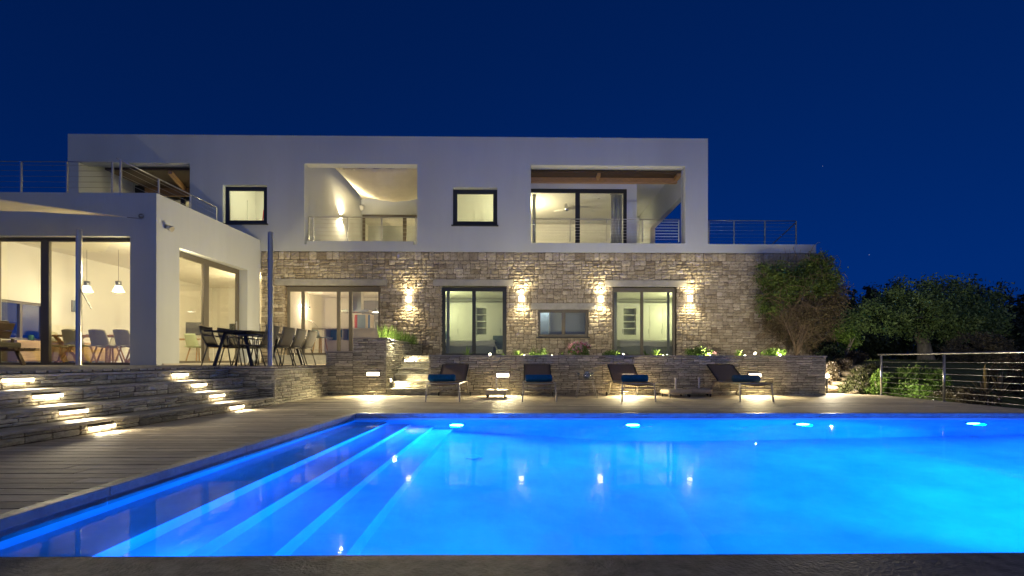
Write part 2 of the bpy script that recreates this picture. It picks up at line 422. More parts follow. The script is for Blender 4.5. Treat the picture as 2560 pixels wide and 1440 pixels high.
# water
WM = bpy.data.materials.new('pool_water'); WM.use_nodes = True; n, l = WM.node_tree.nodes, WM.node_tree.links; n.remove(n['Principled BSDF'])
g = n.new('ShaderNodeBsdfRefraction'); g.inputs['IOR'].default_value = 1.33; g.inputs['Roughness'].default_value = .0; g.inputs['Color'].default_value = (.50, .93, 1, 1)
gl = n.new('ShaderNodeBsdfGlossy'); gl.inputs['Roughness'].default_value = .02
t = n.new('ShaderNodeTexCoord'); mp = n.new('ShaderNodeMapping'); mp.inputs['Scale'].default_value = (1, 1.8, 1); no = n.new('ShaderNodeTexNoise'); no.inputs['Scale'].default_value = 2.1; no.inputs['Detail'].default_value = 4
bp = n.new('ShaderNodeBump'); bp.inputs['Strength'].default_value = 1; bp.inputs['Distance'].default_value = .0014
fr = n.new('ShaderNodeFresnel'); fr.inputs['IOR'].default_value = 1.33; ma = n.new('ShaderNodeMath'); ma.operation = 'MULTIPLY'; ma.inputs[1].default_value = .34; mx = n.new('ShaderNodeMixShader')
l.new(t.outputs['Object'], mp.inputs[0]); l.new(mp.outputs[0], no.inputs[0]); l.new(no.outputs[0], bp.inputs['Height'])
for q in (g, gl, fr): l.new(bp.outputs[0], q.inputs['Normal'])
l.new(fr.outputs[0], ma.inputs[0]); l.new(ma.outputs[0], mx.inputs[0]); l.new(g.outputs[0], mx.inputs[1]); l.new(gl.outputs[0], mx.inputs[2]); l.new(mx.outputs[0], n['Material Output'].inputs[0])
mb = MB(); mb.add([(edgex(Y0) - .02, Y0, ZW), (PR, Y0, ZW), (PR, Y1, ZW), (edgex(Y1) - .02, Y1, ZW)], [(0, 1, 2, 3)])
tag(mb.build('water', WM), kind='structure')
# coping: long slate pieces round the pool, undercut above the water line
mb = MB()
k = 0; Y = 7.94; ylist = [7.94, 6.6, 4.95, 3.37, 1.6]
for a, b in zip(ylist[:-1], ylist[1:]):
    xa, xb = edgex(a), edgex(b); g = .003
    mb.prism([(xa, a - g), (xa - .10, a - g), (xb - .10, b + g), (xb, b + g)], 'z', -.062, .004, .4 + .1 * k); k += 1
    mb.prism([(xa - .02, a), (xa - .10, a), (xb - .10, b), (xb - .02, b)], 'z', -.2, -.062, .2)
x = edgex(7.94); 
for b in (-1.1, .95, 3.0, 4.9, 6.9, PR):
    mb.box(x + .003, b - .003, 7.94, 8.04, -.062, .004, rnd.uniform(.3, .7)); x = b
mb.box(edgex(7.94), PR, 7.96, 8.04, -.2, -.062, .2)
mb.box(PR + .0, PR + .098, 1.5, 7.937, -.062, .004, .5)
tag(mb.build('pool_coping', COPEP, bevel=.004), kind='structure')
# near wet stone rim (overflow edge)
mb = MB(); N = 40
mb.grid(lambda u, v: (-9 + 19 * u, -4.0 + (2.418 + 4.0) * v, -.094 + .002 * math.sin(u * 40 + v * 9)), 60, 20)
mb.add([(-9, 2.418, -.095), (10, 2.418, -.095), (10, 2.418, -.4), (-9, 2.418, -.4)], [(0, 1, 2, 3)])
tag(mb.build('near_pool_rim', WETST, smooth=False), kind='structure')

# timber deck round the pool
def deck(mb, rowfn, y0, y1, z, pitch=.149, gap=.018, th=.028):
    y = y0
    while y < y1 - .03:
        ya, yb = y + gap / 2, min(y + pitch - gap / 2, y1)
        for xa, xb in rowfn((ya + yb) / 2):
            x = xa; first = True
            while x < xb - .02:
                L = rnd.uniform(1.9, 3.4)
                if first: L *= rnd.uniform(.3, 1)
                first = False
                b = min(x + L, xb); dz = rnd.uniform(-.0015, .0015)
                mb.box(x + .002, b - .002, ya, yb, z - th + dz, z + dz, min(1, max(0, rnd.gauss(.5, .2)))); x = b
        y += pitch
def stepx(Y): return -4.87 - .065 * (9.5 - Y)
def railx(Y): return 9.08       # right-hand boundary of the deck
def row(Y):
    if Y < 8.02: return [(stepx(Y) - .02 if Y < 9.5 else -4.9, edgex(Y) - .10)]
    if Y < 9.5: return [(stepx(Y) - .02, railx(Y))]
    return [(-4.92, railx(Y) if Y > 8.04 else 8)]
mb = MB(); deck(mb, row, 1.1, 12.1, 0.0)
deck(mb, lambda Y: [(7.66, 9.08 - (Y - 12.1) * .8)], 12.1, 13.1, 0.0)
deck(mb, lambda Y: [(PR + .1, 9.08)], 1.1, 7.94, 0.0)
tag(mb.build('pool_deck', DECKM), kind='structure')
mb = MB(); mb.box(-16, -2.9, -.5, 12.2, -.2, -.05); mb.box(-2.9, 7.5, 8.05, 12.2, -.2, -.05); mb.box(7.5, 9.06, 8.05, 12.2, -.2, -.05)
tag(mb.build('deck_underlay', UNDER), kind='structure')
mb = MB()
def row2(Y):
    if Y < 9.5: return [(-17, stepx(Y) - .91)]
    return [(-17, -4.92 if Y < 12.1 else -4.5)]
ZT = .74
deck(mb, row2, 1.1, 16.4, ZT)
tag(mb.build('upper_deck', DECKM), kind='structure')
mb = MB(); mb.box(-17, -5.95, 9.5, 16.5, .2, ZT - .045); mb.box(-5.95, -4.95, 9.62, 16.5, .2, ZT - .045); mb.box(-17, -6.4, 1, 9.5, .2, ZT - .045)
tag(mb.build('upper_deck_underlay', MORTAR), kind='structure')
# bedroom terrace behind the planter wall
mb = MB(); mb.box(-2.36, 7.5, 12.4, 16.5, .7, .93); mb.box(-3.4, -2.36, 13.9, 16.5, .7, 1.0)
tag(mb.build('bed_terrace', SOIL), kind='structure')

# ------------------------------------------------------------------ retaining walls and steps in stacked slate
rs = random.Random(21)
w = thing('planter_wall', 'long low stacked slate wall behind the sun loungers with flowers along its top', 'wall', (2.6, 12.3, 0))
mb = MB(); mb.box(-2.36, 7.60, 12.13, 12.42, -.1, .965); mb.build('core', MORTAR, w)
mb = MB(); rr = lay(-2.36, 7.62, -.02, .965, 'slate', rs); LH = [at(1257, 938, 12.1), at(1570, 938, 12.1), at(1887, 938, 12.1)]
for c in LH: rr = subtract(rr, (c[0] - .165, c[0] + .165, c[2] - .055, c[2] + .055))
stones(mb, rr, 'x', 12.13, -1, 'slate', rs); 
stones(mb, lay(12.1, 12.42, -.02, .965, 'slate', rs), 'y', 7.6, 1, 'slate', rs); stones(mb, lay(12.1, 12.42, -.02, .965, 'slate', rs), 'y', -2.36, -1, 'slate', rs)
mb.build('stone_facing', SLATE, w)
mb = MB(); x = -2.38
while x < 7.6:
    b = min(7.64, x + rs.uniform(.9, 1.5)); mb.box(x + .003, b - .003, 12.075, 12.44, .966, 1.0); x = b
mb.build('coping', COPE, w, bevel=.004)
# tall planter block left of the garden steps
w = thing('raised_planter', 'stacked slate planter block between the dining terrace and the stone steps', 'planter', (-4, 12.4, 0))
mb = MB(); mb.box(-4.91, -4.25, 12.13, 12.9, -.1, 1.06); mb.box(-4.25, -3.46, 12.13, 12.45, -.1, 1.40); mb.box(-3.9, -3.46, 12.45, 16.42, -.1, 1.36); mb.box(-4.25, -3.9, 12.45, 16.42, .5, 1.22); mb.build('core', MORTAR, w)
LP = at(933, 935, 12.1)
mb = MB(); rr = lay(-4.94, -4.27, -.02, 1.05, 'slate', rs) + lay(-4.27, -3.43, -.02, 1.40, 'slate', rs)
rr = subtract(rr, (LP[0] - .165, LP[0] + .165, LP[2] - .055, LP[2] + .055)); stones(mb, rr, 'x', 12.13, -1, 'slate', rs)
stones(mb, lay(12.1, 16.4, -.02, 1.36, 'slate', rs), 'y', -3.46, 1, 'slate', rs)
stones(mb, lay(12.1, 13.2, .7, 1.05, 'slate', rs), 'y', -4.91, -1, 'slate', rs)
mb.build('stone_facing', SLATE, w)
mb = MB(); mb.box(-4.95, -4.27, 12.08, 12.9, 1.06, 1.095); mb.box(-4.27, -3.415, 12.08, 12.42, 1.405, 1.435); mb.box(-3.78, -3.415, 12.423, 16.4, 1.375, 1.405); mb.build('coping', COPE, w, bevel=.004)
# return wall at the corner of the dining terrace and the broad terrace steps
w = thing('terrace_wall', 'stacked slate retaining wall of the raised dining terrace by the poolside steps', 'wall', (-5, 10.8, 0))
mb = MB(); mb.box(-5.3, -4.905, 9.55, 12.12, -.1, .66); mb.box(-6.1, -5.3, 9.55, 9.8, -.1, .66); mb.build('core', MORTAR, w)
mb = MB(); stones(mb, lay(9.5, 12.11, -.02, .66, 'slate', rs), 'y', -4.90, 1, 'slate', rs)
stones(mb, lay(-5.95, -4.87, -.02, .66, 'slate', rs), 'x', 9.55, -1, 'slate', rs); mb.build('stone_facing', SLATE, w)
mb = MB()
for a, b in ((9.49, 10.6), (10.606, 11.7), (11.706, 12.10)): mb.box(-5.1, -4.855, a, b, .662, .70)
mb.box(-5.95, -5.103, 9.49, 9.72, .662, .70); mb.build('coping', COPE, w, bevel=.004)
# the broad steps: four risers running back along the pool, slightly angled
w = thing('terrace_steps', 'broad curved flight of four slate steps with glowing step lights left of the pool', 'steps', (-5.4, 6, 0))
tz = [.0, .155, .337, .526, .70]; off = [0, .30, .60, .89]; P0 = 1.0
SLR = Matrix.Rotation(math.atan(.065), 4, 'Z')
def sp(Y, k, o=0): return stepx(Y) - off[k] + o
step_lights = {0: [(255, 1067), (592, 1017)], 1: [(185, 1029), (543, 989)], 2: [(120, 990), (497, 962)], 3: [(45, 950), (450, 937)]}
STL = []
for k in range(4):
    z0, z1 = tz[k], tz[k + 1]
    m = MB(); rr = lay(P0, 9.52, z0 + .002, z1 - .035, 'slate', rs)
    for p in step_lights[k]:
        # solve for Y on the slanted riser
        d = ray(*p); Yv = 6.0
        for _ in range(20):
            kk = sp(Yv, k) / d[0]; Yv = d[1] * kk
        zc = min(max(EYE + d[2] * kk, z0 + .055), z1 - .06); STL.append((sp(Yv, k), Yv, zc, k)); rr = subtract(rr, (Yv - .16, Yv + .16, zc - .03, zc + .03))
    stones(m, rr, 'y', 0, 1, 'slate', rs)
    m.v = [(x + sp(y, k) - .03, y, z) for x, y, z in m.v]
    m.build('riser', SLATE, w)
    m = MB(); Y = P0
    while Y < 9.47:
        b = min(9.49, Y + rs.uniform(.8, 1.7))
        wd = .36 if k < 3 else .30
        m.prism([(sp(Y, k, .025), Y + .003), (sp(b, k, .025), b - .003), (sp(b, k, .025) - wd, b - .003), (sp(Y, k, .025) - wd, Y + .003)], 'z', z1 - .034, z1); Y = b
    m.build('tread', COPE, w, bevel=.004)
    m = MB(); m.prism([(sp(P0, k, -.035), P0), (sp(9.52, k, -.035), 9.52), (sp(9.52, k) - .34, 9.52), (sp(P0, k) - .34, P0)], 'z', -.1, z1 - .036); m.build('core', MORTAR, w)
# garden steps right of the planter
w = thing('garden_steps', 'narrow flight of slate steps climbing between two stacked stone walls', 'steps', (-2.9, 12.8, 0))
gz_ = [0, .16, .325, .50, .665, .83, 1.0]; yy = 12.10
for k in range(6):
    m = MB(); stones(m, lay(-3.43, -2.37, gz_[k] + .002, gz_[k + 1] - .032, 'slate', rs), 'x', yy + .03, -1, 'slate', rs); m.build('riser', SLATE, w)
    m = MB(); m.box(-3.43, -2.37, yy - .02, yy + .36, gz_[k + 1] - .03, gz_[k + 1]); m.box(-3.4, -2.4, yy + .04, yy + .36, -.1, gz_[k + 1] - .031); m.build('tread', COPE, w, bevel=.004)
    yy += .34
# two house steps up to the kitchen door
w = thing('kitchen_steps', 'two stone steps leading up to the kitchen sliding door behind the dining chairs', 'steps', (-6, 16, .74))
xa, xb = at(690, 800, 16.2)[0], -4.3
for k, (z0, z1, y) in enumerate(((.742, .88, 15.7), (.88, 1.03, 16.05))):
    m = MB(); m.box(xa, xb, y, y + .34, z1 - .03, z1); m.box(xa + .02, xb - .02, y + .02, 16.44, z0, z1 - .031); m.build('step', COPE, w, bevel=.004)

# ------------------------------------------------------------------ villa
YF = 16.5
V = thing('villa', 'white modern two storey villa with rough stone ground floor and lit glass doors', 'house', (-4, 16.5, 0))
def X(px, Y=YF): return at(px, 700, Y)[0]
def Z(py, px=1310, Y=YF): return at(px, py, Y)[2]
UZ0, UZ1 = 4.56, 8.475
UX0, UX1 = X(170), X(1769)
HA = (X(557), X(668), Z(560, 610), Z(463, 610)); HB = (X(1132), X(1243), Z(564, 1190), Z(469, 1190))
H1 = (X(197), X(475), 4.95, Z(407, 330)); H2 = (X(761), X(1043), Z(612, 900), Z(410, 900)); H3 = (X(1327), X(1713), Z(608, 1500), Z(414, 1500))
mb = MB(); wall_holes(mb, 'x', UX0, UX1, UZ0, UZ1, 16.485, 16.86, [HA, HB, H1, H2, H3])
mb.box(X(767), X(1034), 16.485, 16.62, H2[2] - .001, Z(603, 900))
mb.build('upper_wall', PLASTER, V)
XL3 = X(1703, 16.86)
mb = MB()      # side and back walls of the upper storey, roof slabs around the open loggia
wall_holes(mb, 'y', 16.86, 24, UZ0, UZ1 - .011, XL3, XL3 + .2, [(16.9, 21.0, 4.75, Z(490, 1703, 16.86))])
mb.box(UX0, UX0 + .3, 16.86, 24, UZ0, UZ1)
mb.box(UX0 + .3, H2[0] - .3, 16.86, 24, 7.75, UZ1 - .01); mb.box(H2[1] + .02, XL3, 16.86, 24, 7.75, UZ1 - .01); mb.box(XL3 + .2, UX1, 16.86, 24, 7.75, UZ1 - .01)
mb.box(UX0 + .3, XL3, 24, 24.2, UZ0, UZ1)
mb.build('roof_and_side_wall', PLASTER, V)
# right hand roof terrace slab
mb = MB(); mb.box(UX1 + .002, X(2039), 16.485, 24, UZ0, Z(611, 1900)); mb.build('terrace_slab', PLASTER, V)
# stone ground floor
SX0, SX1 = -8.92, X(2052)
SK = (X(707), X(949), .9, Z(714, 830)); S1 = (X(1103), X(1266), .95, Z(715, 1190)); SB = (X(1344), X(1471), Z(843, 1400), Z(774, 1400)); S2 = (X(1530), X(1691), .95, Z(717, 1600))
LINT = [(X(688), X(968), Z(714, 830) , Z(698, 830)), (X(1083), X(1283), Z(715, 1190), Z(699, 1190)), (X(1328), X(1490), Z(774, 1400), Z(758, 1400)), (X(1512), X(1716), Z(717, 1600), Z(701, 1600))]
holes = [SK, S1, SB, S2]
mb = MB(); wall_holes(mb, 'x', SX0, SX1, .3, UZ0 - .005, 16.53, 16.84, holes); mb.box(SX1 - .3, SX1, 16.84, 22, .3, UZ0 - .01); mb.build('masonry_core', MORTAR, V)
rf = random.Random(5)
rr = lay(SX0, SX1, .62, UZ0 - .28, 'field', rf)
x = SX0
while x < SX1:      # top course of upright squared stones
    b = min(SX1, x + rf.uniform(.17, .36)); rr.append((x, b, UZ0 - .28, UZ0 - .012)); x = b
for h in holes + LINT: rr = subtract(rr, h)
mb = MB(); stones(mb, rr, 'x', 16.53, -1, 'field', rf)
for h in holes: # jambs
    stones(mb, lay(16.5, 16.84, h[2], h[3], 'field', rf), 'y', h[0] - .001, 1, 'slate', rf)
stones(mb, lay(16.5, 20, .5, UZ0 - .02, 'field', rf), 'y', SX1 - .03, 1, 'field', rf)
mb.build('stone_wall', STONE, V)
for q in LINT:
    m = MB(); m.box(q[0], q[1], 16.46, 16.70, q[2], q[3]); m.build('lintel', CONC, V, bevel=.006)

def window(parent, x0, x1, z0, z1, Y, fr=.07, mull=(), fm=None, th=.07, name='window', handles=(), top=None):
    """frame (with mullions) as a part, every pane a sub-part. mull: (x, width)"""
    fm = fm or FRAME; top = top or fr
    m = MB(); m.box(x0, x1, Y, Y + th, z1 - top, z1); m.box(x0, x1, Y, Y + th, z0, z0 + fr)
    m.box(x0, x0 + fr, Y + .002, Y + th, z0 + fr, z1 - top); m.box(x1 - fr, x1, Y + .002, Y + th, z0 + fr, z1 - top)
    for x, w_ in mull: m.box(x - w_ / 2, x + w_ / 2, Y - .004, Y + th, z0 + fr, z1 - top)
    o = m.build(name, fm, parent, bevel=.004)
    ed = [x0 + fr] + [e for x, w_ in sorted(mull) for e in (x - w_ / 2, x + w_ / 2)] + [x1 - fr]
    for a, b in zip(ed[::2], ed[1::2]):
        g = MB(); g.box(a - .01, b + .01, Y + th * .5, Y + th * .5 + .012, z0 + fr - .01, z1 - top + .01); g.build('pane', GLASS, o)
    for hx, hz in handles:
        g = MB(); g.box(hx - .012, hx + .012, Y - .035, Y - .018, hz - .13, hz + .13); g.box(hx - .01, hx + .01, Y - .02, Y, hz - .11, hz - .09); g.box(hx - .01, hx + .01, Y - .02, Y, hz + .09, hz + .11); g.build('handle', STEELD, o)
    return o
wK = window(V, X(718, 16.6), SK[1], 1.04, SK[3] - .03, 16.6, .075, [(X(757, 16.6), .10), (X(846, 16.6), .11), (X(876, 16.6), .11)], top=.16, name='sliding_door')
w1 = window(V, S1[0], S1[1], .97, S1[3] - .04, 16.56, .13, [(X(1185, 16.56), .12)], FRAMEB, name='sliding_door')
wB = window(V, SB[0], SB[1], SB[2], SB[3], 16.56, .10, [(X(1409, 16.56), .13)])
w2 = window(V, S2[0], S2[1] - .02, .97, S2[3] - .04, 16.56, .09, [(X(1605, 16.56), .10)], name='sliding_door', top=.13)
wA = window(V, X(563, 16.52), HA[1] - .003, HA[2], Z(467, 610, 16.52), 16.52, .13, (), FRAMEB)
wBB = window(V, HB[0] + .003, HB[1] - .003, HB[2] + .01, Z(474, 1190, 16.52), 16.52, .14, (), FRAMEB)
for w_, q in ((wB, SB), (wA, HA), (wBB, HB)):
    m = MB(); m.box(q[0] - .04, q[1] + .04, 16.40, 16.54, q[2] - .03, q[2] + .004); m.build('sill', FRAMEB, w_)

def room(x0, x1, y0, y1, z0, z1, wallm=None, floorm=None, name='room', ywall=16.86, back_holes=()):
    """inside faces of a room as one part of the villa (floor apart)"""
    m = MB(); t_ = .06
    wall_holes(m, 'x', x0, x1, z0, z1, y1, y1 + t_, list(back_holes)); m.box(x0 - t_, x0, y0, y1 + t_, z0, z1); m.box(x1, x1 + t_, y0, y1 + t_, z0, z1); m.box(x0 - t_, x1 + t_, y0, y1 + t_, z1, z1 + t_)
    r = m.build('room_walls', wallm or INNER, V)
    m = MB(); m.box(x0 - t_, x1 + t_, y0, y1 + t_, z0 - t_, z0); m.build('room_floor', floorm or FLOORL, r)
    return r
FLOORL = mat('pale_floor', (.55, .5, .42), .35, nscale=3, namt=.06)
# wing -------------------------------------------------------------
WX, WY, WZ = -8.925, 11.85, 4.92
WO = (-12.97, X(325, WY), ZT, Z(590, 200, WY))
mb = MB(); wall_holes(mb, 'x', -21, WX, .3, WZ, WY, WY + .32, [WO])
sy0, sy1 = WY * 919 / 862, WY * 919 / 693
SO = (sy0, sy1, ZT, at(448, 619, sy0)[2])
wall_holes(mb, 'y', WY + .32, 16.44, .3, WZ, WX - .34, WX, [SO])
mb.build('wing_wall', PLASTER, V)
mb = MB(); mb.box(-21, WX - .34, WY + .32, 20.4, 3.95, 4.85); mb.box(WX - .34, WX - .01, 16.44, 20.4, 3.95, 4.85); mb.build('wing_roof', PLASTER, V)
wW = window(V, WO[0], WO[1], ZT + .003, WO[3], WY + .19, .06, [(X(112, WY + .19), .2)], name='sliding_door', top=.09)
# wing side door: built along y
def side_window(x, y0, y1, z0, z1, fr=.10, th=.08, mull=()):
    m = MB(); m.box(x - th, x, y0, y1, z1 - .16, z1); m.box(x - th, x, y0, y1, z0, z0 + fr)
    m.box(x - th, x - .002, y0, y0 + fr, z0 + fr, z1 - .16); m.box(x - th, x - .002, y1 - fr, y1, z0 + fr, z1 - .16)
    for y, w_ in mull: m.box(x - th, x + .004, y - w_ / 2, y + w_ / 2, z0 + fr, z1 - .16)
    o = m.build('sliding_door', FRAME, V, bevel=.004)
    ed = [y0 + fr] + [e for y, w_ in mull for e in (y - w_ / 2, y + w_ / 2)] + [y1 - fr]
    for a, b in zip(ed[::2], ed[1::2]):
        g = MB(); g.box(x - th * .5 - .012, x - th * .5, a - .01, b + .01, z0 + fr - .01, z1 - .16 + .01); g.build('pane', GLASS, o)
    g = MB(); g.box(x + .02, x + .035, y1 - .2, y1 - .17, z0 + 1.0, z0 + 1.35); g.box(x, x + .02, y1 - .195, y1 - .175, z0 + 1.02, z0 + 1.04); g.box(x, x + .02, y1 - .195, y1 - .175, z0 + 1.31, z0 + 1.33); g.build('handle', STEEL, o)
    return o
sxw = WX - .26
def ysx(px, x): # y of the point on plane x seen in column px
    d = ray(px, 760); return d[1] * x / d[0]
side_window(sxw, sy0 + .003, sy1 - .003, ZT + .003, SO[3] - .003, mull=[(ysx(516, sxw), .22)])
# ------------------------------------------------------------------ rooms
DKWALL = mat('grey_wall', (.30, .30, .31), .8, nscale=3, namt=.03)
WOODC = mat('wood_ceiling', (.08, .05, .03), .6, nscale=12, namt=.35, stretch=(8, 1, 1))
WALLW = (1, .80, .44)
# dining wing: left wall with a low window
ZF = .78
rw = MB(); t_ = .06
wl = (12.15, at(100, 790, 13.3)[1] if False else 13.35, 1.38, 2.38)
wall_holes(rw, 'y', 12.17, 20.4, ZF, 3.86, -13.16, -13.0, [wl]); rw.box(-13.0, -9.0, 20.3, 20.4, ZF, 3.86)
rw.box(-13.16, -9.0, 12.17, 20.4, 3.86, 3.94); rw.box(-9.27, -9.19, 12.17, 12.6, ZF, 3.86)
rwp = rw.build('room_walls', INNER, V)
m = MB(); m.box(-13.16, -8.9, 12.05, 20.4, ZF - .06, ZF); m.build('room_floor', FLOORL, rwp)
m = MB(); m.box(-13.14, -13.06, 12.17, 13.35, 1.38, 1.44); m.box(-13.14, -13.06, 12.17, 13.35, 2.32, 2.38); m.box(-13.14, -13.06, 13.27, 13.35, 1.44, 2.32); m.box(-13.14, -13.06, 12.70, 12.76, 1.44, 2.32); o = m.build('window', FRAME, V)
g = MB(); g.box(-13.11, -13.10, 12.17, 13.3, 1.42, 2.34); g.build('pane', GLASS, o)
# kitchen / living
KZ = 1.04
room(-8.86, -3.95, 16.86, 21.6, KZ, 3.62)
room(-3.5, .35, 16.86, 20.6, .98, 3.45)          # bedroom 1
bath = room(.55, 2.55, 16.86, 17.35, 1.0, 3.4, mat('bath_tile', (.5, .52, .52), .3, nscale=2, namt=.03))  # back wall set close so the added bathroom lamp brightens the panes
room(2.75, 6.4, 16.86, 20.6, .98, 3.45)          # bedroom 2
UF = 4.78
room(X(515), X(705), 16.88, 19.5, UF, 7.62)       # upper small rooms
room(X(1090), X(1290), 16.88, 19.5, UF, 7.62)
TIMB = mat('reddish_timber', (.13, .05, .018), .6, nscale=10, namt=.3)
# loggia 1 (left)
L1Y = 18.75
mb = MB(); mb.box(H1[0] - .05, H1[0], 16.86, L1Y, UF - .1, 7.7); mb.box(H1[1], H1[1] + .1, 16.86, L1Y, UF - .1, 7.7)
wx0 = X(335, L1Y)
wall_holes(mb, 'x', H1[0], H1[1], UF - .1, 7.7, L1Y, L1Y + .15, [(wx0, H1[1] - .02, UF, Z(463, 400, L1Y))])
mb.build('loggia_wall', PLASTER, V)
mb = MB(); mb.box(H1[0], H1[1], 16.86, L1Y, UF - .2, UF - .1); mb.build('loggia_floor', CONC, V)
mb = MB(); mb.box(X(270, 17), H1[1], 16.87, L1Y - .01, 7.42, 7.5); mb.build('timber_ceiling', WOODC, V)
mb = MB(); mb.box(X(330, 18), H1[1] - .01, L1Y - .16, L1Y - .02, 7.12, 7.42); mb.bar((X(430, 17), 16.9, 7.36), (X(455, 18.4), 18.5, 7.36), .12, .12); mb.build('timber_beam', OAK, V)
window(V, wx0, H1[1] - .02, UF, Z(463, 400, L1Y), L1Y + .03, .09, [(X(455, L1Y), .16)], FRAMEB, name='sliding_door', top=.35)
room(wx0 - .2, H1[1] + .5, L1Y + .16, 22, UF - .1, 7.0)
# loggia 2 (middle, open to the sky under a shade sail)
L2Y = 22.2; lx = H2[0] - .3
mb = MB(); mb.prism([(16.86, H2[0]), (L2Y, X(903, L2Y)), (L2Y, X(903, L2Y) - .2), (16.86, H2[0] - .3)][::-1] if False else [(H2[0], 16.86), (X(903, L2Y), L2Y), (X(903, L2Y) - .3, L2Y), (H2[0] - .29, 16.86)], 'z', UF - .2, UZ1 - .02)
dz2 = Z(536, 960, L2Y)
wall_holes(mb, 'x', X(903, L2Y), H2[1] + .6, UF - .2, 8.4, L2Y, L2Y + .15, [(X(905, L2Y), H2[1] + .5, UF, dz2)])
mb.box(H2[1] + .005, H2[1] + .12, 16.86, L2Y, UF - .2, 8.0)
mb.build('loggia_wall', PLASTER, V)
mb = MB(); mb.box(H2[0], H2[1] + .5, 16.86, L2Y, UF - .15, UF - .02); mb.build('loggia_floor', CONC, V)
window(V, X(905, L2Y), H2[1] + .5, UF, dz2, L2Y + .03, .12, [(X(1011, L2Y), .16)], FRAME, name='sliding_door', top=.14)
room(X(905, L2Y) - .3, H2[1] + .5, L2Y + .16, 25, UF - .02, 7.5)
# loggia 3 (right)
L3Y = 17.45
mb = MB()
d3 = (H3[0] - .4, X(1567, L3Y), UF - .1, Z(472, 1500, L3Y))
wall_holes(mb, 'x', H3[0] - .6, X(1592, L3Y), UF - .2, 7.75, L3Y, L3Y + .18, [d3])
mb.box(X(1592, L3Y) - .15, X(1592, L3Y), L3Y + .18, 23, UF - .2, 7.7)
mb.box(X(1592, L3Y), XL3, 23, 23.15, UF - .2, 7.7)
mb.box(H3[0] - .6, H3[0] - .02, 16.86, L3Y, UF - .2, 7.7)
mb.build('loggia_wall', PLASTER, V)
mb = MB(); mb.box(H3[0], XL3, 16.86, 23, UF - .2, UF - .1); mb.build('loggia_floor', CONC, V)
mb = MB(); mb.box(H3[0], XL3 - .004, 16.865, 17.6, 7.42, 7.5); mb.build('timber_ceiling', WOODC, V)
mb = MB(); mb.box(H3[0], XL3 - .004, 17.30, 17.44, 7.25, 7.42); mb.bar((X(1497, 16.9), 16.87, 7.37), (X(1492, 17.4), 17.3, 7.37), .11, .11); mb.box(XL3 - .14, XL3 - .01, 16.87, 17.3, 7.3, 7.42); mb.build('timber_beam', OAK, V)
window(V, d3[0], d3[1], d3[2], d3[3], L3Y + .02, .12, [(X(1444, L3Y), .17)], FRAMEB, name='sliding_door', top=.14)
room(d3[0], d3[1] + .3, L3Y + .19, 22, UF - .1, 7.05)

# railings as parts of the villa
def railing(parent, pts, h, ncab, rad=.022, post_r=.02, cab_r=.004, name='railing', m=None, low=.08, flat=False, hand_ext=0):
    """pts = feet of the posts; handrail over the top, cables between"""
    m = m or STEEL; mb = MB(); top = [(p[0], p[1], p[2] + h) for p in pts]
    if hand_ext:
        a, b = Vector(top[0]), Vector(top[1]); top[0] = tuple(a + (a - b).normalized() * hand_ext)
    mb.tube(top, rad, 8); o = mb.build(name, m, parent, smooth=True)
    for p in pts:
        q = MB()
        if flat: q.box(p[0] - .012, p[0] + .012, p[1] - .025, p[1] + .025, p[2], p[2] + h - .01)
        else: q.tube([p, (p[0], p[1], p[2] + h)], post_r, 10)
        q.build('post', m, o, smooth=not flat)
    for k in range(ncab):
        z = low + (h - low - .09) * k / max(1, ncab - 1) if ncab > 1 else h / 2
        q = MB(); q.tube([(p[0], p[1], p[2] + z) for p in pts], cab_r, 6); q.build('cable', m, o)
    return o
rz = .80
r2y = 16.72
hz2 = Z(543, 900, r2y)
railing(V, [(X(p, r2y), r2y, UF + .0) for p in (772, 784, 869, 954, 1040)], hz2 - UF, 7, .016, .014, .005, flat=True)
hz3 = Z(548, 1500, 16.7)
railing(V, [(X(p, 16.7), 16.7, 4.98) for p in (1334, 1425, 1516, 1606, 1697)], hz3 - 4.98, 7, .016, .014, .005, flat=True)
tz4 = Z(611, 1900)
railing(V, [(X(p, 16.9), 16.9, tz4) for p in (1772, 1835, 1912, 1990)], Z(552, 1900, 16.9) - tz4, 7, .016, .018, .004, flat=True, m=STEELD)
q = MB(); q.tube([(X(1990, 17), 17.0, Z(556, 1990, 17)), (X(1890, 19), 19.5, tz4 - .1)], .02, 8); q.build('stair_handrail', STEELD, V)
RX = -9.88; ry = 11.95
ftop = at(282, 404, ry)
railing(V, [(at(p, 404, ry)[0], ry, 4.86) for p in (-170, -60, 53, 168, 282)], at(168, 404, ry)[2] - 4.86, 6, .016, .022, .005, flat=True, m=STEEL)
def yon(px, x):
    d = ray(px, 500); return d[1] * x / d[0]
yy_ = [yon(p, -9.8) for p in (302, 397, 476, 541)]
rh = 5.72 - 4.86
railing(V, [(-9.8, y, 4.86) for y in yy_], rh, 6, .018, .022, .005, flat=True, m=STEEL, hand_ext=.12)

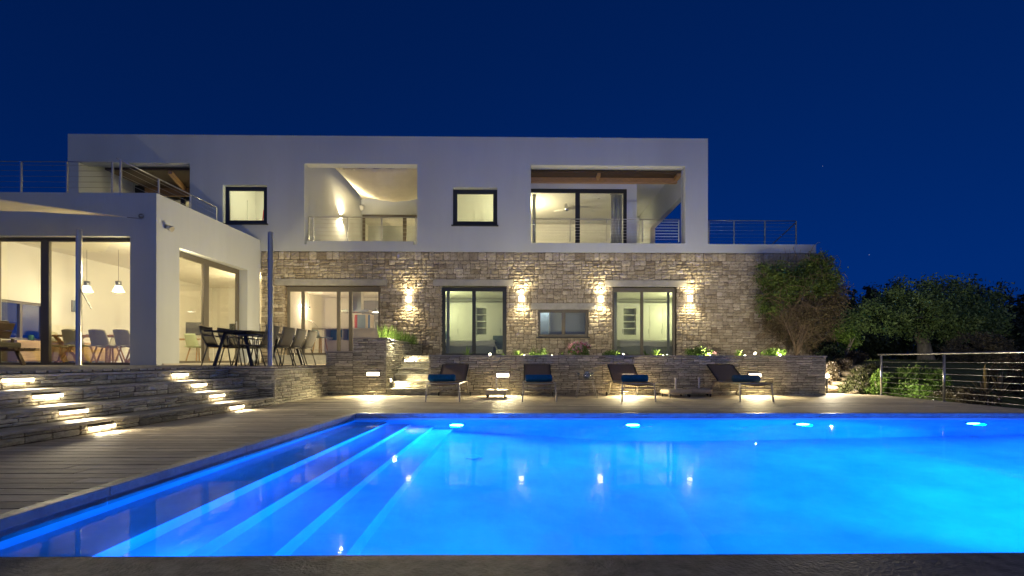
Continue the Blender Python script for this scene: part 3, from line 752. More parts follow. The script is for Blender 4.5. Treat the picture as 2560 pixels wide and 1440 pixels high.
# ------------------------------------------------------------------ sails, poles, wall fittings
def sail(name, label, corners, sag, curve, group=None, n=22):
    c = [Vector(p) for p in corners]; mid = sum(c, Vector()) / 4
    def P(u, v):
        p = c[0] * (1 - u) * (1 - v) + c[1] * u * (1 - v) + c[2] * u * v + c[3] * (1 - u) * v
        # hollow edges: pull toward the middle where one coordinate is on the border and the other is mid
        e = max(4 * u * (1 - u) * (1 - 4 * v * (1 - v)), 4 * v * (1 - v) * (1 - 4 * u * (1 - u)))
        p = p.lerp(mid, curve * e)
        p.z += -sag * 16 * u * (1 - u) * v * (1 - v) + .012 * math.sin(u * 37 + v * 9) * (u * (1 - u)) * 4 + .02 * math.sin(v * 23) * v * (1 - v) * math.exp(-((u - .45) / .1) ** 2) * 4
        return p
    mb = MB(); mb.grid(P, n, n, .004); t = thing(name, label, 'shade sail', tuple(c[0])); mb.build('canopy', SAILC, t, smooth=True)
    for q in c:
        k = MB(); dirv = (q - mid).normalized(); k.tube([q, q + dirv * .28], .012, 6); k.build('turnbuckle', STEELD, t)
    return t
a0 = Vector(at(318, 543, 11.6))
sail('shade_sail', 'beige shade sail stretched from a hook on the white wing over the dining terrace', [tuple(a0), (-16.5, 11.6, at(-120, 525, 11.6)[2]), (-13.8, 8.2, 4.35), (-13.6, 8.3, 4.36)], .18, .22)
fx0 = at(352, 540, 11.82)
m = MB(); m.lathe([(.0, -.02), (.06, -.02), (.06, 0), (.02, .01), (.02, .05)], (0, 0, 0), 12, M=Matrix.Translation(fx0) @ Matrix.Rotation(R(90), 4, 'X')); o = m.build('wall_hook', STEELD, V, smooth=True)
sail('balcony_sail', 'cream shade sail hung over the middle balcony of the upper floor', [at(836, 419, 16.95), (H2[1] + .05, 16.95, Z(420, 1000, 16.95)), (H2[1] + .0, 21.9, Z(492, 1040, 21.9)), at(905, 497, 21.9)], .55, .04)
for (px, pt, pb, yb, lab) in ((197, 573, 914, 9.5, 'tall steel sail mast standing in front of the dining wing glass'), (676, 580, 919, 9.75, 'tall steel sail mast at the corner of the dining terrace')):
    b = ray(px, pb); 
    yb = 11.2 if px == 197 else 9.86
    p = at(px, pb, yb); zt = at(px, pt, yb)[2]; rr_ = 6.2 * yb / 1209
    t = thing('sail_mast', lab, 'mast', (p[0], yb, ZT), group='steel masts for the shade sails')
    m = MB(); m.lathe([(rr_, .01), (rr_, zt - ZT - .01), (rr_ * .8, zt - ZT)], (p[0], yb, ZT), 20); m.build('pole', STEEL, t, smooth=False, bevel=0)
    m = MB(); m.lathe([(rr_ * 1.7, 0), (rr_ * 1.7, .012), (rr_ * 1.1, .014)], (p[0], yb, ZT), 20); m.build('base_plate', STEELD, t)
    if px == 197:
        m = MB(); m.tube([(p[0] + .05, yb - .02, ZT + 1.75), (p[0] + .28, yb, ZT + 1.3 + .0)], .012, 6); m.build('crank_arm', STEELD, t)
# spot fixture on the side wall of the wing
p = (WX + .02, ysx(415, WX), 0); zc = at(415, 567, p[1])[2]
t = thing('wall_floodlight', 'small unlit floodlight fixed high on the side wall of the wing', 'light', (WX + .01, p[1], zc))
m = MB(); m.box(WX + .001, WX + .02, p[1] - .05, p[1] + .05, zc - .05, zc + .05); m.build('bracket', STEELD, t)
m = MB(); m.lathe([(.035, 0), (.06, .03), (.075, .14), (.065, .14)], (0, 0, 0), 14, M=Matrix.Translation((WX + .02, p[1], zc)) @ Matrix.Rotation(R(115), 4, 'Y')); m.build('lamp_housing', STEEL, t, smooth=True)
t = thing('wall_speaker', 'round white wall speaker in the corner of the middle balcony', 'speaker', at(903, 520, 22.1))
c = at(903, 520, 22.1)
m = MB(); m.lathe([(.01, 0), (.12, .02), (.13, .09), (.09, .12), (.0, .12)], (0, 0, 0), 16, M=Matrix.Translation((c[0] + .02, c[1], c[2])) @ Matrix.Rotation(R(100), 4, 'X')); m.build('speaker_body', mat('white_plastic', (.7, .7, .68), .4, nscale=5, namt=.03), t, smooth=True)
m = MB(); m.bar((c[0] + .02, c[1] + .1, c[2]), (c[0] + .02, c[1] - .02, c[2]), .03); m.build('bracket', STEELD, t)

# ------------------------------------------------------------------ exterior lights
WARM = (1.0, .83, .47)
LENS = emis('warm_lamp_glass', (1.0, .86, .60), 14); LENSB = emis('step_light_diffuser', (1.0, .84, .56), 5)
def wall_lamp(px, py, where, first=False):
    c = at(px, py, 16.42)
    t = thing('wall_lamp', where, 'wall lamp', c, group='up and down wall lamps on the stone facade')
    m = MB(); n = 12; pr = [(.085 * math.cos(math.pi * k / n), -.085 * math.sin(math.pi * k / n)) for k in range(n + 1)]
    m.prism([(c[0] + a, c[1] + b) for a, b in pr], 'z', c[2] - .085, c[2] + .085); m.build('lamp_shade', mat('frosted_lamp', (.8, .78, .7), .5), t) if False else m.build('lamp_shade', emis('lit_plaster_shade', (1, .88, .62), 8), t)
    m = MB(); m.box(c[0] - .06, c[0] + .06, c[1] + .001, c[1] + .1, c[2] - .04, c[2] + .04); m.build('wall_plate', STEELD, t)
    for s in (1, -1):
        m = MB(); m.lathe([(.0, 0), (.045, 0), (.045, .004 * s)], (c[0], c[1] - .04, c[2] + .086 * s), 12); m.build('bulb', LENS, t)
        lamp('SPOT', 'lamp_light', (c[0], c[1] - .10, c[2] + .10 * s), 30, WARM, .03, t, (R(180 if s > 0 else 0) - s * R(6), 0, 0), R(140), 1.0)
for px, py, wh in ((1022, 748, 'lit half round wall lamp beside the kitchen sliding door'), (1304, 747, 'lit wall lamp between the left bedroom door and the small window'), (1502, 748, 'lit wall lamp between the small window and the right bedroom door'), (1725, 746, 'lit wall lamp to the right of the right bedroom door')):
    wall_lamp(px, py, wh)
# balcony lamp
YB = 19.7; c = at(849, 541, YB); c = (c[0] + .05, YB, c[2])
t = thing('balcony_wall_lamp', 'lit wall lamp on the side wall of the middle balcony', 'wall lamp', c)
m = MB(); m.lathe([(.05, -.07), (.07, -.07), (.07, .07), (.05, .07)], c, 14); m.build('lamp_shade', mat('white_shade', (.7, .68, .6), .5, nscale=4, namt=.03), t)
m = MB(); m.box(c[0] - .3, c[0] - .04, c[1] - .03, c[1] + .03, c[2] - .03, c[2] + .03); m.build('wall_plate', STEELD, t)
for s in (1, -1): 
    m = MB(); m.lathe([(.0, 0), (.05, 0), (.05, .004 * s)], (c[0], c[1], c[2] + .071 * s), 12); m.build('bulb', LENS, t)
    lamp('SPOT', 'lamp_light', (c[0] + .02, c[1], c[2] + .10 * s), 200, (1, .82, .5), .04, t, (R(180 if s > 0 else 0), 0, 0), R(160), .7)
# rectangular wall lights in the planter walls
def wall_strip(c, label, e=34):
    t = thing('recessed_wall_light', label, 'wall light', c, group='recessed lights in the slate walls behind the deck')
    m = MB(); x, y, z = c; m.box(x - .165, x + .165, y - .0, y + .06, z - .055, z - .043); m.box(x - .165, x + .165, y, y + .06, z + .043, z + .055); m.box(x - .165, x - .153, y, y + .06, z - .043, z + .043); m.box(x + .153, x + .165, y, y + .06, z - .043, z + .043)
    m.build('frame', STEEL, t); m = MB(); m.box(x - .153, x + .153, y + .012, y + .05, z - .043, z + .043); m.build('diffuser', LENSB, t)
    for dx in (-.09, .09): lamp('SPOT', 'lamp_light', (x + dx, y - .05, z - .03), e * 1.5, WARM, .04, t, (R(-52), 0, 0), R(140), .9)
for c, lb in ((LP, 'lit recessed light in the tall planter block left of the garden steps'), (LH[0], 'lit recessed light above the single wheeled parasol base'), (LH[1], 'lit recessed light seen through the third sun lounger backrest'), (LH[2], 'lit recessed light above the towel of the rightmost sun lounger')):
    wall_strip((c[0], 12.085, c[2]), lb)
wall_strip2 = thing('recessed_wall_light', 'unseen recessed light added on the terrace side of the planter block', 'wall light', (-4.27, 14.3, 1.12))  # unseen light added to warm the side wall of the wing
m = MB(); m.box(-4.28, -4.25, 14.13, 14.47, 1.07, 1.17); m.build('frame', STEEL, wall_strip2)
m = MB(); m.box(-4.286, -4.28, 14.15, 14.45, 1.08, 1.16); m.build('diffuser', LENSB, wall_strip2)
lamp('SPOT', 'lamp_light', (-4.36, 14.3, 1.12), 300, WARM, .05, wall_strip2, (0, R(108), R(12)), R(140), .8)
# step lights
nm = {(0, 0): 'on the lowest riser, nearer the viewer', (0, 1): 'on the lowest riser, at its far end', (1, 0): 'on the second riser, nearer the viewer', (1, 1): 'on the second riser, at its far end', (2, 0): 'on the third riser, nearer the viewer', (2, 1): 'on the third riser, at its far end', (3, 0): 'on the top riser, at the left picture edge', (3, 1): 'on the top riser, near the terrace corner'}
for i, (x, y, z, k) in enumerate(STL):
    t = thing('step_light', 'glowing slim step light ' + nm[(k, i % 2)], 'step light', (x, y, z), group='step lights in the terrace steps')
    L = .155
    m = MB(); m.prism([(x + .008 - .065 * -L, y + L), (x + .008 + .065 * -L, y - L), (x - .03 - .065 * L, y - L), (x - .03 + .065 * L, y + L)], 'z', z - .019, z + .017); m.v = [(a + .018, b, c) for a, b, c in m.v]; m.build('diffuser', LENSB, t)
    m = MB(); m.prism([(x + .03 + .065 * L, y + L + .012), (x + .03 - .065 * L, y - L - .012), (x - .03 - .065 * L, y - L - .012), (x - .03 + .065 * L, y + L + .012)], 'z', z + .0175, z + .024); m.build('hood', STEEL, t)
    for dy in (-.09, .09): lamp('SPOT', 'lamp_light', (x + .05, y + dy, z - .02), 6.5, (1, .84, .56), .04, t, (0, R(-54), R(3.7)), R(140), .9)
# small round stair spots on the planter side
for px, py, yb, wh in ((1001, 902, 13.75, 'upper small round spotlight beside the garden steps'), (973, 951, 12.3, 'lower small round spotlight beside the garden steps')):
    c = at(px, py, yb); c = (-3.385, yb, c[2])
    t = thing('stair_spotlight', wh, 'spotlight', c, group='spotlights beside the garden steps')
    m = MB(); Mx = Matrix.Translation(c) @ Matrix.Rotation(R(90), 4, 'Y'); m.lathe([(.05, -.05), (.05, .01), (.038, .012)], (0, 0, 0), 14, M=Mx); m.build('housing', STEEL, t, smooth=True)
    m = MB(); m.lathe([(0, .013), (.036, .013), (.03, .022), (0, .024)], (0, 0, 0), 14, M=Mx); m.build('lens', LENS, t)
    lamp('SPOT', 'lamp_light', (c[0] + .05, yb, c[2]), 60, WARM, .03, t, (0, R(-70), 0), R(150), .8)
# pool lights
PLL = emis('pool_lens', (.10, .62, 1.0), 24); PB = (.0, .165, 1.0)
for px, py, wh in ((1132, 1064, 'leftmost glowing underwater light on the far pool wall, by the pool steps'), (1581, 1065, 'second glowing underwater light from the left on the far pool wall'), (2004, 1063, 'third glowing underwater light from the left on the far pool wall'), (2428, 1061, 'rightmost visible glowing underwater light on the far pool wall')):
    x = {1132: -1.10, 1581: 1.784, 2004: 4.591, 2428: 7.43}[px]; c = (x, 7.93, -.66)
    t = thing('pool_light', wh, 'pool light', c, group='underwater lights of the pool')
    Mx = Matrix.Translation(c) @ Matrix.Rotation(R(90), 4, 'X')
    m = MB(); m.lathe([(.15, .0), (.15, .02), (.12, .03), (.115, .03)], (0, 0, 0), 24, M=Mx); m.build('rim', STEEL, t, smooth=True)
    m = MB(); m.lathe([(0, .045), (.07, .042), (.118, .028), (.118, .02)], (0, 0, 0), 24, M=Mx); m.build('lens', PLL, t, smooth=True)
    lamp('SPOT', 'lamp_light', (x, 7.80, -.66), (430 if x < 0 else 140), PB, .08, t, (R(-90 + 8), 0, 0), R(176), 1.0)
for x, wh, e in ((-1.95, 'unseen underwater light added on the near pool wall to brighten the upper pool steps', 22), (-.4, 'unseen underwater light added on the near pool wall, beside the pool steps', 140), (2.6, 'underwater light in the middle of the near pool wall', 80), (6.0, 'underwater light at the right end of the near pool wall', 170)):  # unseen near-wall lights; the left pair added to brighten the pool steps
    c = (x, 2.43, -.28); t = thing('pool_light', wh, 'pool light', c, group='underwater lights of the near pool wall')
    Mx = Matrix.Translation(c) @ Matrix.Rotation(R(-90), 4, 'X')
    m = MB(); m.lathe([(.15, .0), (.15, .02), (.12, .03), (.115, .03)], (0, 0, 0), 24, M=Mx); m.build('rim', STEEL, t, smooth=True)
    lamp('SPOT', 'lamp_light', (x, 2.56, -.28), e, PB, .08, t, (R(90 - 4), 0, 0), R(176), 1.0)
lamp('SPOT', 'lamp_light', (6.0, 2.6, -.4), 900, PB, .12, t, Vector((-1.2, 3.0, -1.7)).to_track_quat('-Z', 'Y').to_euler(), R(66), .35)
c = (PR - .02, 5.2, -.28); t = thing('pool_light', 'unseen underwater light added on the short right pool wall to brighten the pool steps', 'pool light', c)  # unseen light added on the right wall to brighten the step risers
m = MB(); m.lathe([(.15, .0), (.15, .02), (.12, .03), (.115, .03)], (0, 0, 0), 24, M=Matrix.Translation(c) @ Matrix.Rotation(R(-90), 4, 'Y')); m.build('rim', STEEL, t, smooth=True)
lamp('SPOT', 'lamp_light', (PR - .15, 5.2, -.28), 1700, PB, .08, t, (0, R(89), 0), R(80), 1.0)
m = MB(); c = (-.68, 6.3, -1.395); m.lathe([(0, .012), (.10, .012), (.12, .0)], c, 24); tag(m.build('floor_drain', mat('white_drain', (.8, .85, .9), .4, nscale=9, namt=.05)), 'round white drain cover on the pool floor', 'drain')

c = (X(1592, L3Y) - .06, 19.6, 6.4); c = (X(1592, L3Y) + .06, 22.2, 6.5)
t = thing('added_passage_lamp', 'unseen wall lamp added at the back of the passage beside the upper right bedroom', 'wall lamp', c)  # unseen lamp added to warm the passage side wall
m = MB(); m.lathe([(.05, -.07), (.07, -.07), (.07, .07), (.05, .07)], c, 14); m.build('lamp_shade', MATS['white_shade'], t, smooth=True)
lamp('POINT', 'lamp_light', (c[0] + .2, c[1] - .2, c[2] - .2), 9, WARM, .06, t)
# interior lamps (the lit rooms): pendant lamps behind the walls between the openings
def roomlamp(loc, e, col, where, drop=.5, r=.09):
    lab = 'ceiling lamp on a thin cord ' + where
    t = thing('ceiling_lamp', lab, 'ceiling lamp', loc, group='ceiling lamps inside the lit rooms')
    m = MB(); m.lathe([(.0, -.06), (.03, -.06), (.035, .0), (.0, .02)], loc, 12); m.build('bulb_holder', STEELD, t)
    m = MB(); m.tube([loc, (loc[0], loc[1], loc[2] + drop)], .004, 6); m.build('cord', STEELD, t)
    lamp('POINT', 'lamp_light', (loc[0], loc[1], loc[2] - .12), e, col, r, t)
roomlamp((-9.42, 12.75, 3.25), 72, WALLW, 'in the dining wing behind the white pillar'); roomlamp((-9.6, 17.2, 3.25), 80, WALLW, 'deep in the living area of the wing')
roomlamp((-4.35, 18.9, 3.0), 55, (1, .78, .46), 'at the right end of the kitchen'); roomlamp((-8.6, 19.5, 3.0), 24, (1, .74, .46), 'at the left end of the kitchen')
roomlamp((-3.3, 18.2, 3.0), 40, (.96, 1, .50), 'beside the curtain of the left bedroom'); roomlamp((6.15, 18.4, 3.0), 42, (.96, 1, .50), 'beside the curtain of the right bedroom')
roomlamp((.75, 17.1, 3.1), 9, (.75, .92, 1), 'added to brighten the dim bathroom')  # lamp added to lift the bathroom window, a room without one
roomlamp((X(690, 18), 18.2, 7.2), 30, (1, .94, .58), 'in the room of the small upper left window'); roomlamp((X(1275, 18), 18.2, 7.2), 38, (1, .94, .55), 'in the room of the small upper middle window')
roomlamp((H1[1] + .3, 20.2, 6.6), 55, WALLW, 'in the room behind the left balcony'); roomlamp((H2[1] + .35, 23.6, 6.9), 60, WALLW, 'in the room behind the middle balcony'); roomlamp((d3[0] + .15, 19, 6.6), 120, (1, .84, .5), 'in the upper right bedroom with the fan')
# ------------------------------------------------------------------ outdoor furniture
SLING = mat('taupe_sling_fabric', (.30, .21, .15), .8, nscale=60, namt=.12, bump=.002, bscale=300)
SLING.node_tree.nodes['Principled BSDF'].inputs['Alpha'].default_value = .82
SLINGG = mat('grey_sling_fabric', (.10, .085, .065), .8, nscale=60, namt=.12, bump=.002, bscale=300)
ALU = mat('brushed_aluminium_frame', (.42, .40, .37), .35, .9, nscale=30, namt=.08)
ALUD = mat('dark_aluminium_frame', (.16, .15, .13), .4, .8, nscale=30, namt=.08)
DARKM = mat('anthracite_metal', (.055, .055, .06), .5, .4, nscale=12, namt=.12)
TOWEL = mat('blue_towel', (.0, .12, .30), .95, nscale=25, namt=.2, bump=.006, bscale=120)
TOWELG = mat('grey_blue_towel', (.07, .16, .22), .95, nscale=25, namt=.2, bump=.006, bscale=120)
BASEM = mat('beige_concrete_base', (.58, .51, .40), .7, nscale=12, namt=.12, bump=.003, bscale=50)
RUBBER = mat('black_rubber', (.03, .03, .03), .7, nscale=20, namt=.1)
CLEAR = glassmat('drinking_glass', .10)
def make_lounger(loc, label):
    t = thing('sun_lounger', label, 'sun lounger', loc, group='sun loungers in a row on the pool deck')
    L = lambda m, n_, mt, p=t, **k: m.build(n_, mt, p, local=True, **k)
    for s in (-1, 1):
        m = MB(); m.bar((s * .335, -.03, .385), (s * .335, 1.32, .375), .035, .028); m.bar((s * .335, 1.32, .375), (s * .335, 1.46, .35), .035, .028); L(m, 'side_rail', ALU, bevel=.004)
        m = MB(); m.bar((s * .335, .02, .385), (s * .355, -.04, 0), .028, .034, up=(0, 1, 0)); L(m, 'front_leg', ALU, bevel=.004)
        m = MB(); m.bar((s * .335, 1.38, .37), (s * .335, 1.72, .03), .03, .05, up=(0, 1, 0)); L(m, 'rear_leg', ALU, bevel=.004)
        m = MB(); m.lathe([(.008, -.012), (.045, -.012), (.05, 0), (.045, .012), (.008, .012)], (0, 0, 0), 14, M=Matrix.Translation((s * .385, 1.70, .05)) @ Matrix.Rotation(R(90), 4, 'Y')); L(m, 'wheel', RUBBER, smooth=True)
        m = MB(); m.bar((s * .318, 1.20, .39), (s * .318, 1.90, .765), .024, .024, up=(0, 0, 1)); L(m, 'back_rail', DARKM, bevel=.003)
    m = MB(); m.tube([(-.345, -.0, .29), (.345, -.0, .29)], .013, 8); m.tube([(-.335, 1.66, .10), (.335, 1.66, .10)], .014, 8); m.tube([(-.335, -.03, .385), (.335, -.03, .385)], .012, 8); m.tube([(-.36, 1.70, .05), (.36, 1.70, .05)], .008, 8); m.tube([(-.318, 1.20, .39), (.318, 1.20, .39)], .012, 8); m.tube([(-.318, 1.90, .765), (.318, 1.90, .765)], .012, 8); L(m, 'cross_bar', ALU, smooth=True)
    m = MB(); m.grid(lambda u, v: (-.318 + .636 * u, -.02 + 1.22 * v, .392 - (.055 * math.exp(-v * 1.2)) * (4 * u * (1 - u)) * (1 if v > 0 else 1)), 14, 16, .006); L(m, 'seat_sling', SLING, smooth=True)
    m = MB(); m.grid(lambda u, v: (-.306 + .612 * u, 1.20 + .70 * v - .014 * (4 * u * (1 - u)), .402 + .375 * v - .016 * 4 * v * (1 - v)), 8, 8, .006); L(m, 'back_sling', SLING, smooth=True)
    m = MB(); m.bar((-.2, 1.30, .36), (-.2, 1.62, .60), .014); m.bar((.2, 1.30, .36), (.2, 1.62, .60), .014); L(m, 'back_prop', ALU)
    return t
LX = [-1.70, .32, 2.41, 4.90]
wh = ['sun lounger nearest the garden steps, the leftmost with a blue rolled towel', 'sun lounger between the lone parasol base and the small side table', 'sun lounger between the side table and the pair of parasol bases', 'sun lounger standing at the right end of the row, grey towel on it']
ld = make_lounger((LX[0], 10.16, 0), wh[0])
for x, l_ in zip(LX[1:], wh[1:]): dup(ld, (x, 10.16, 0), 0, l_)
def make_towel(c, rz_, mt, label):
    t = thing('rolled_towel', label, 'towel', c, rz_, group='rolled towels on the sun loungers')
    m = MB(); rad = .082; m.tube([(-.29, 0, 0), (-.285, 0, 0), (-.15, 0, 0), (0, 0, 0), (.15, 0, 0), (.285, 0, 0), (.30, 0, 0)], [rad * .86, rad * .97, rad, rad * 1.01, rad, rad * .96, rad * .8], 24)
    o = m.build('towel_roll', mt, t, smooth=True, local=True)
    m = MB(); pts = [(.302, .006 * a * math.cos(a * 1.9), .006 * a * math.sin(a * 1.9)) for a in np.linspace(1, 11, 40)]; m.tube(pts, .006, 5); m.build('spiral_end', mt, t, smooth=True, local=True)
    m = MB(); m.tube([(-p[0] + .008, p[1], p[2]) for p in pts], .006, 5); m.build('spiral_end', mt, t, smooth=True, local=True)
    m = MB(); m.bar((-.28, -.03, .078), (.28, -.03, .078), .02, .012); m.build('loose_edge', mt, t, local=True, bevel=.004)
    return t
tl = make_towel((-1.86, 10.95, .472), R(2), TOWEL, 'blue rolled towel on the lounger nearest the garden steps')
dup(tl, (.33, 11.0, .465), R(-3), 'blue rolled towel on the lounger beside the side table and lone parasol base')
dup(tl, (2.50, 10.9, .468), R(8), 'blue rolled towel on the lounger in front of a lit wall light')
make_towel((5.05, 10.95, .465), R(-3), TOWELG, 'grey blue rolled towel on the lounger at the right end')
def make_base(loc, rz_, label, w_=.50, d_=.46, h_=.10, zb=.085, r=.05):
    t = thing('parasol_base', label, 'parasol base', loc, rz_, group='wheeled parasol bases without parasols')
    m = MB(); m.box(-w_ / 2, w_ / 2, -d_ / 2, d_ / 2, zb, zb + h_); m.build('base_block', BASEM, t, bevel=r * .5, local=True)
    m = MB(); m.lathe([(.026, zb + h_), (.026, .46), (.02, .462), (.02, .3)], (0, 0, 0), 16); m.build('tube_socket', STEEL, t, smooth=False, local=True)
    m = MB(); m.lathe([(.05, 0), (.05, .012), (.028, .016)], (0, 0, zb + h_), 16); m.lathe([(.012, 0), (.012, .05)], (.0, -.05, .36), 8, M=Matrix.Translation((0, .31, .36)) @ Matrix.Rotation(R(90), 4, 'X')); m.build('collar', STEELD, t, local=True)
    for sx in (-1, 1):
        for sy in (-1, 1):
            m = MB(); a, b = sx * (w_ / 2 - .05), sy * (d_ / 2 - .05)
            m.lathe([(.01, -.014), (.034, -.014), (.038, 0), (.034, .014), (.01, .014)], (0, 0, 0), 12, M=Matrix.Translation((a, b, .038)) @ Matrix.Rotation(R(90), 4, 'Y')); o = m.build('castor', RUBBER, t, smooth=True, local=True)
            m = MB(); m.box(a - .022, a + .022, b - .02, b + .02, .062, zb + .002); m.build('castor_fork', STEELD, o, local=True)
    return t
b1 = make_base((at(1241, 990, 11.35)[0], 11.35, 0), R(0), 'lone square parasol base between the two left sun loungers')
make_base((at(1689, 990, 11.55)[0], 11.55, 0), R(14), 'left parasol base of the pair beside the right hand loungers', .62, .46, .11, .075, .1)
make_base((at(1750, 990, 11.72)[0], 11.78, 0), R(-20), 'right parasol base of the pair, nearest the last lounger', .62, .46, .11, .075, .1)
# side table
c = (at(1465, 990, 11.25)[0], 11.25, 0)
t = thing('side_table', 'small round glass side table on thin metal legs between two loungers', 'side table', c)
m = MB(); m.lathe([(0, .43), (.235, .43), (.24, .435), (.235, .442), (0, .442)], (0, 0, 0), 30); m.build('table_top', glassmat('tinted_glass_top', .16, (.45, .48, .5)), t, smooth=False, local=True)
m = MB(); m.tube([(.205 * math.cos(a), .205 * math.sin(a), .424) for a in np.linspace(0, 2 * math.pi, 25)], .008, 6); m.build('ring', STEEL, t, smooth=True, local=True)
for a in (35, 145, 215, 325):
    m = MB(); ca, sa = math.cos(R(a)), math.sin(R(a)); m.tube([(.18 * ca, .18 * sa, .424), (.29 * ca, .29 * sa, .0)], .009, 8); m.build('leg', STEEL, t, smooth=True, local=True)
t = thing('water_jug', 'round clear glass jug on the small side table', 'jug', (c[0] + .02, c[1], .443))
m = MB(); m.lathe([(0, .003), (.05, .003), (.085, .035), (.095, .075), (.075, .12), (.045, .15), (.05, .172), (.062, .185), (.058, .185), (.046, .172), (.041, .15), (.07, .12), (.09, .075), (.08, .038), (.0, .008)], (0, 0, 0), 26); m.build('jug_body', glassmat('bright_glass', .30, (.9, .93, .95)), t, smooth=True, local=True)
m = MB(); m.tube([(.05, 0, .17), (.105, 0, .16), (.125, 0, .11), (.095, 0, .07)], .007, 8); m.build('handle', MATS['bright_glass'], t, smooth=True, local=True)
for dx, lb in ((-.2, 'stemmed drinking glass left of the jug'), (.16, 'stemmed drinking glass right of the jug')):
    t = thing('drinking_glass', lb + ' on the side table', 'glass', (c[0] + dx * .9, c[1] - .02, .443))
    m = MB(); m.lathe([(0, 0), (.032, 0), (.03, .004), (.005, .008), (.004, .06), (.02, .075), (.034, .10), (.03, .145), (.028, .145), (.031, .10), (.0, .078)], (0, 0, 0), 18); m.build('glass_body', MATS['bright_glass'], t, smooth=True, local=True)

# dining table on the terrace
t = thing('outdoor_dining_table', 'long dark metal dining table on the raised terrace outside the kitchen', 'table', (-6.17, 11.5, ZT))
m = MB(); m.box(-.50, .50, -1.35, 1.35, .725, .75); m.build('table_top', DARKM, t, bevel=.004, local=True)
for y in (-1.1, 1.1):
    for s in (-1, 1):
        m = MB(); m.bar((s * .2, y, .725), (s * .40, y - .06 * (1 if y < 0 else -1), 0), .06, .04, up=(0, 1, 0)); m.build('leg', DARKM, t, bevel=.004, local=True)
m = MB(); m.bar((0, -1.1, .69), (0, 1.1, .69), .06, .05); m.bar((-.22, -1.1, .70), (.22, -1.1, .70), .05, .04); m.bar((-.22, 1.1, .70), (.22, 1.1, .70), .05, .04); m.build('frame', DARKM, t, local=True)
def make_chair(loc, rz_, label):
    t = thing('garden_chair', label, 'chair', loc, rz_, group='sling chairs round the outdoor dining table')
    B = lambda m, n_, mt, **k: m.build(n_, mt, t, local=True, **k)
    m = MB(); m.grid(lambda u, v: (-.235 + .47 * u, -.24 + .46 * v, .445 - .02 * 4 * u * (1 - u) - .015 * v), 8, 8, .005); B(m, 'seat', SLINGG, smooth=True)
    bk = lambda v: (.22 + .10 * v + .05 * math.sin(v * 2.2), .44 + .42 * v)
    m = MB(); m.grid(lambda u, v: (-.235 + .47 * u, bk(v)[0] + .012 * 4 * u * (1 - u), bk(v)[1]), 8, 10, .005); B(m, 'backrest', SLINGG, smooth=True)
    for s in (-1, 1):
        x = s * .25
        m = MB(); m.tube([(x, bk(v)[0], bk(v)[1]) for v in np.linspace(-.04, 1.02, 8)], .013, 8); B(m, 'back_frame', ALUD, smooth=True)
        m = MB(); m.tube([(x, -.25, .445), (x, .22, .43)], .013, 8); B(m, 'seat_rail', ALUD, smooth=True)
        m = MB(); m.tube([(x, -.20, .44), (x, -.27, 0)], .013, 8); B(m, 'leg', ALUD, smooth=True)
        m = MB(); m.tube([(x, .20, .44), (x, .33, 0)], .013, 8); B(m, 'leg', ALUD, smooth=True)
        m = MB(); m.bar((x, -.22, .645), (x, .27, .655), .045, .018); m.tube([(x, -.2, .44), (x, -.21, .64)], .012, 8); B(m, 'armrest', ALUD)
    m = MB(); m.tube([(-.25, bk(1.0)[0], bk(1.0)[1]), (.25, bk(1.0)[0], bk(1.0)[1])], .012, 8); m.tube([(-.25, -.24, .44), (.25, -.24, .44)], .012, 8); m.tube([(-.25, .21, .425), (.25, .21, .425)], .012, 8); B(m, 'cross_tube', ALUD, smooth=True)
    return t
ch = make_chair((-5.68, 10.32, ZT), R(-90), 'grey sling chair partly hidden behind the corner mast, right side of the terrace table')
for y, rz_, l_ in ((11.0, -92, 'second grey sling chair from the viewer along the right side of the terrace table'), (11.58, -88, 'third grey sling chair from the viewer along the right side of the terrace table'), (12.2, -90, 'farthest grey sling chair on the right side of the terrace table')):
    dup(ch, (-5.66, y, ZT), R(rz_), l_)
for y, x, rz_, l_ in ((10.8, -6.66, 97, 'grey sling chair nearest the viewer on the left side of the terrace table'), (11.42, -6.66, 90, 'middle grey sling chair on the left side of the terrace table'), (12.04, -6.66, 86, 'farthest grey sling chair on the left side of the terrace table')):
    dup(ch, (x, y, ZT), R(rz_), l_)
# wooden lounge chair at the left picture edge
t = thing('lounge_armchair', 'wooden lounge chair with cushions cut by the left picture edge', 'armchair', (-12.05, 11.2, ZT))
WD = mat('teak_wood', (.13, .085, .05), .6, nscale=9, namt=.3, stretch=(6, 1, 6)); CUSH = mat('olive_cushion', (.16, .14, .09), .95, nscale=30, namt=.1, bump=.003, bscale=60)
def lb(m, n_, mt, **k): return m.build(n_, mt, t, local=True, **k)
m = MB()
for k in range(6): m.box(-.75 + .0, .62, -.34 + k * .12, -.24 + k * .12, .37, .40)
lb(m, 'seat_platform', WD)
m = MB(); m.box(-.75, .50, -.36, .36, .33, .369); m.box(.5, .72, -.3, .3, .345, .362); lb(m, 'side_frame', WD)
for x, y in ((.12, -.33), (.12, .33), (-.55, -.33), (-.55, .33)):
    m = MB(); m.bar((x, y, .34), (x + .16, y, 0), .09, .05); lb(m, 'leg', WD, bevel=.008)
m = MB(); m.box(-.32, .27, -.3, .3, .402, .53); lb(m, 'seat_cushion', CUSH, bevel=.03)
for k, (x, z, c_) in enumerate(((-.10, .60, .05), (.04, .55, .0))):
    m = MB(); Mx = Matrix.Translation((x - .1, 0, z + .1)) @ Matrix.Rotation(R(22), 4, 'Y'); m.box(-.02, .02, -.33, .33, -.02, .16, M=Mx); m.box(-.02, .02, -.33, .33, .18, .36, M=Mx); lb(m, 'backrest', WD, bevel=.006)
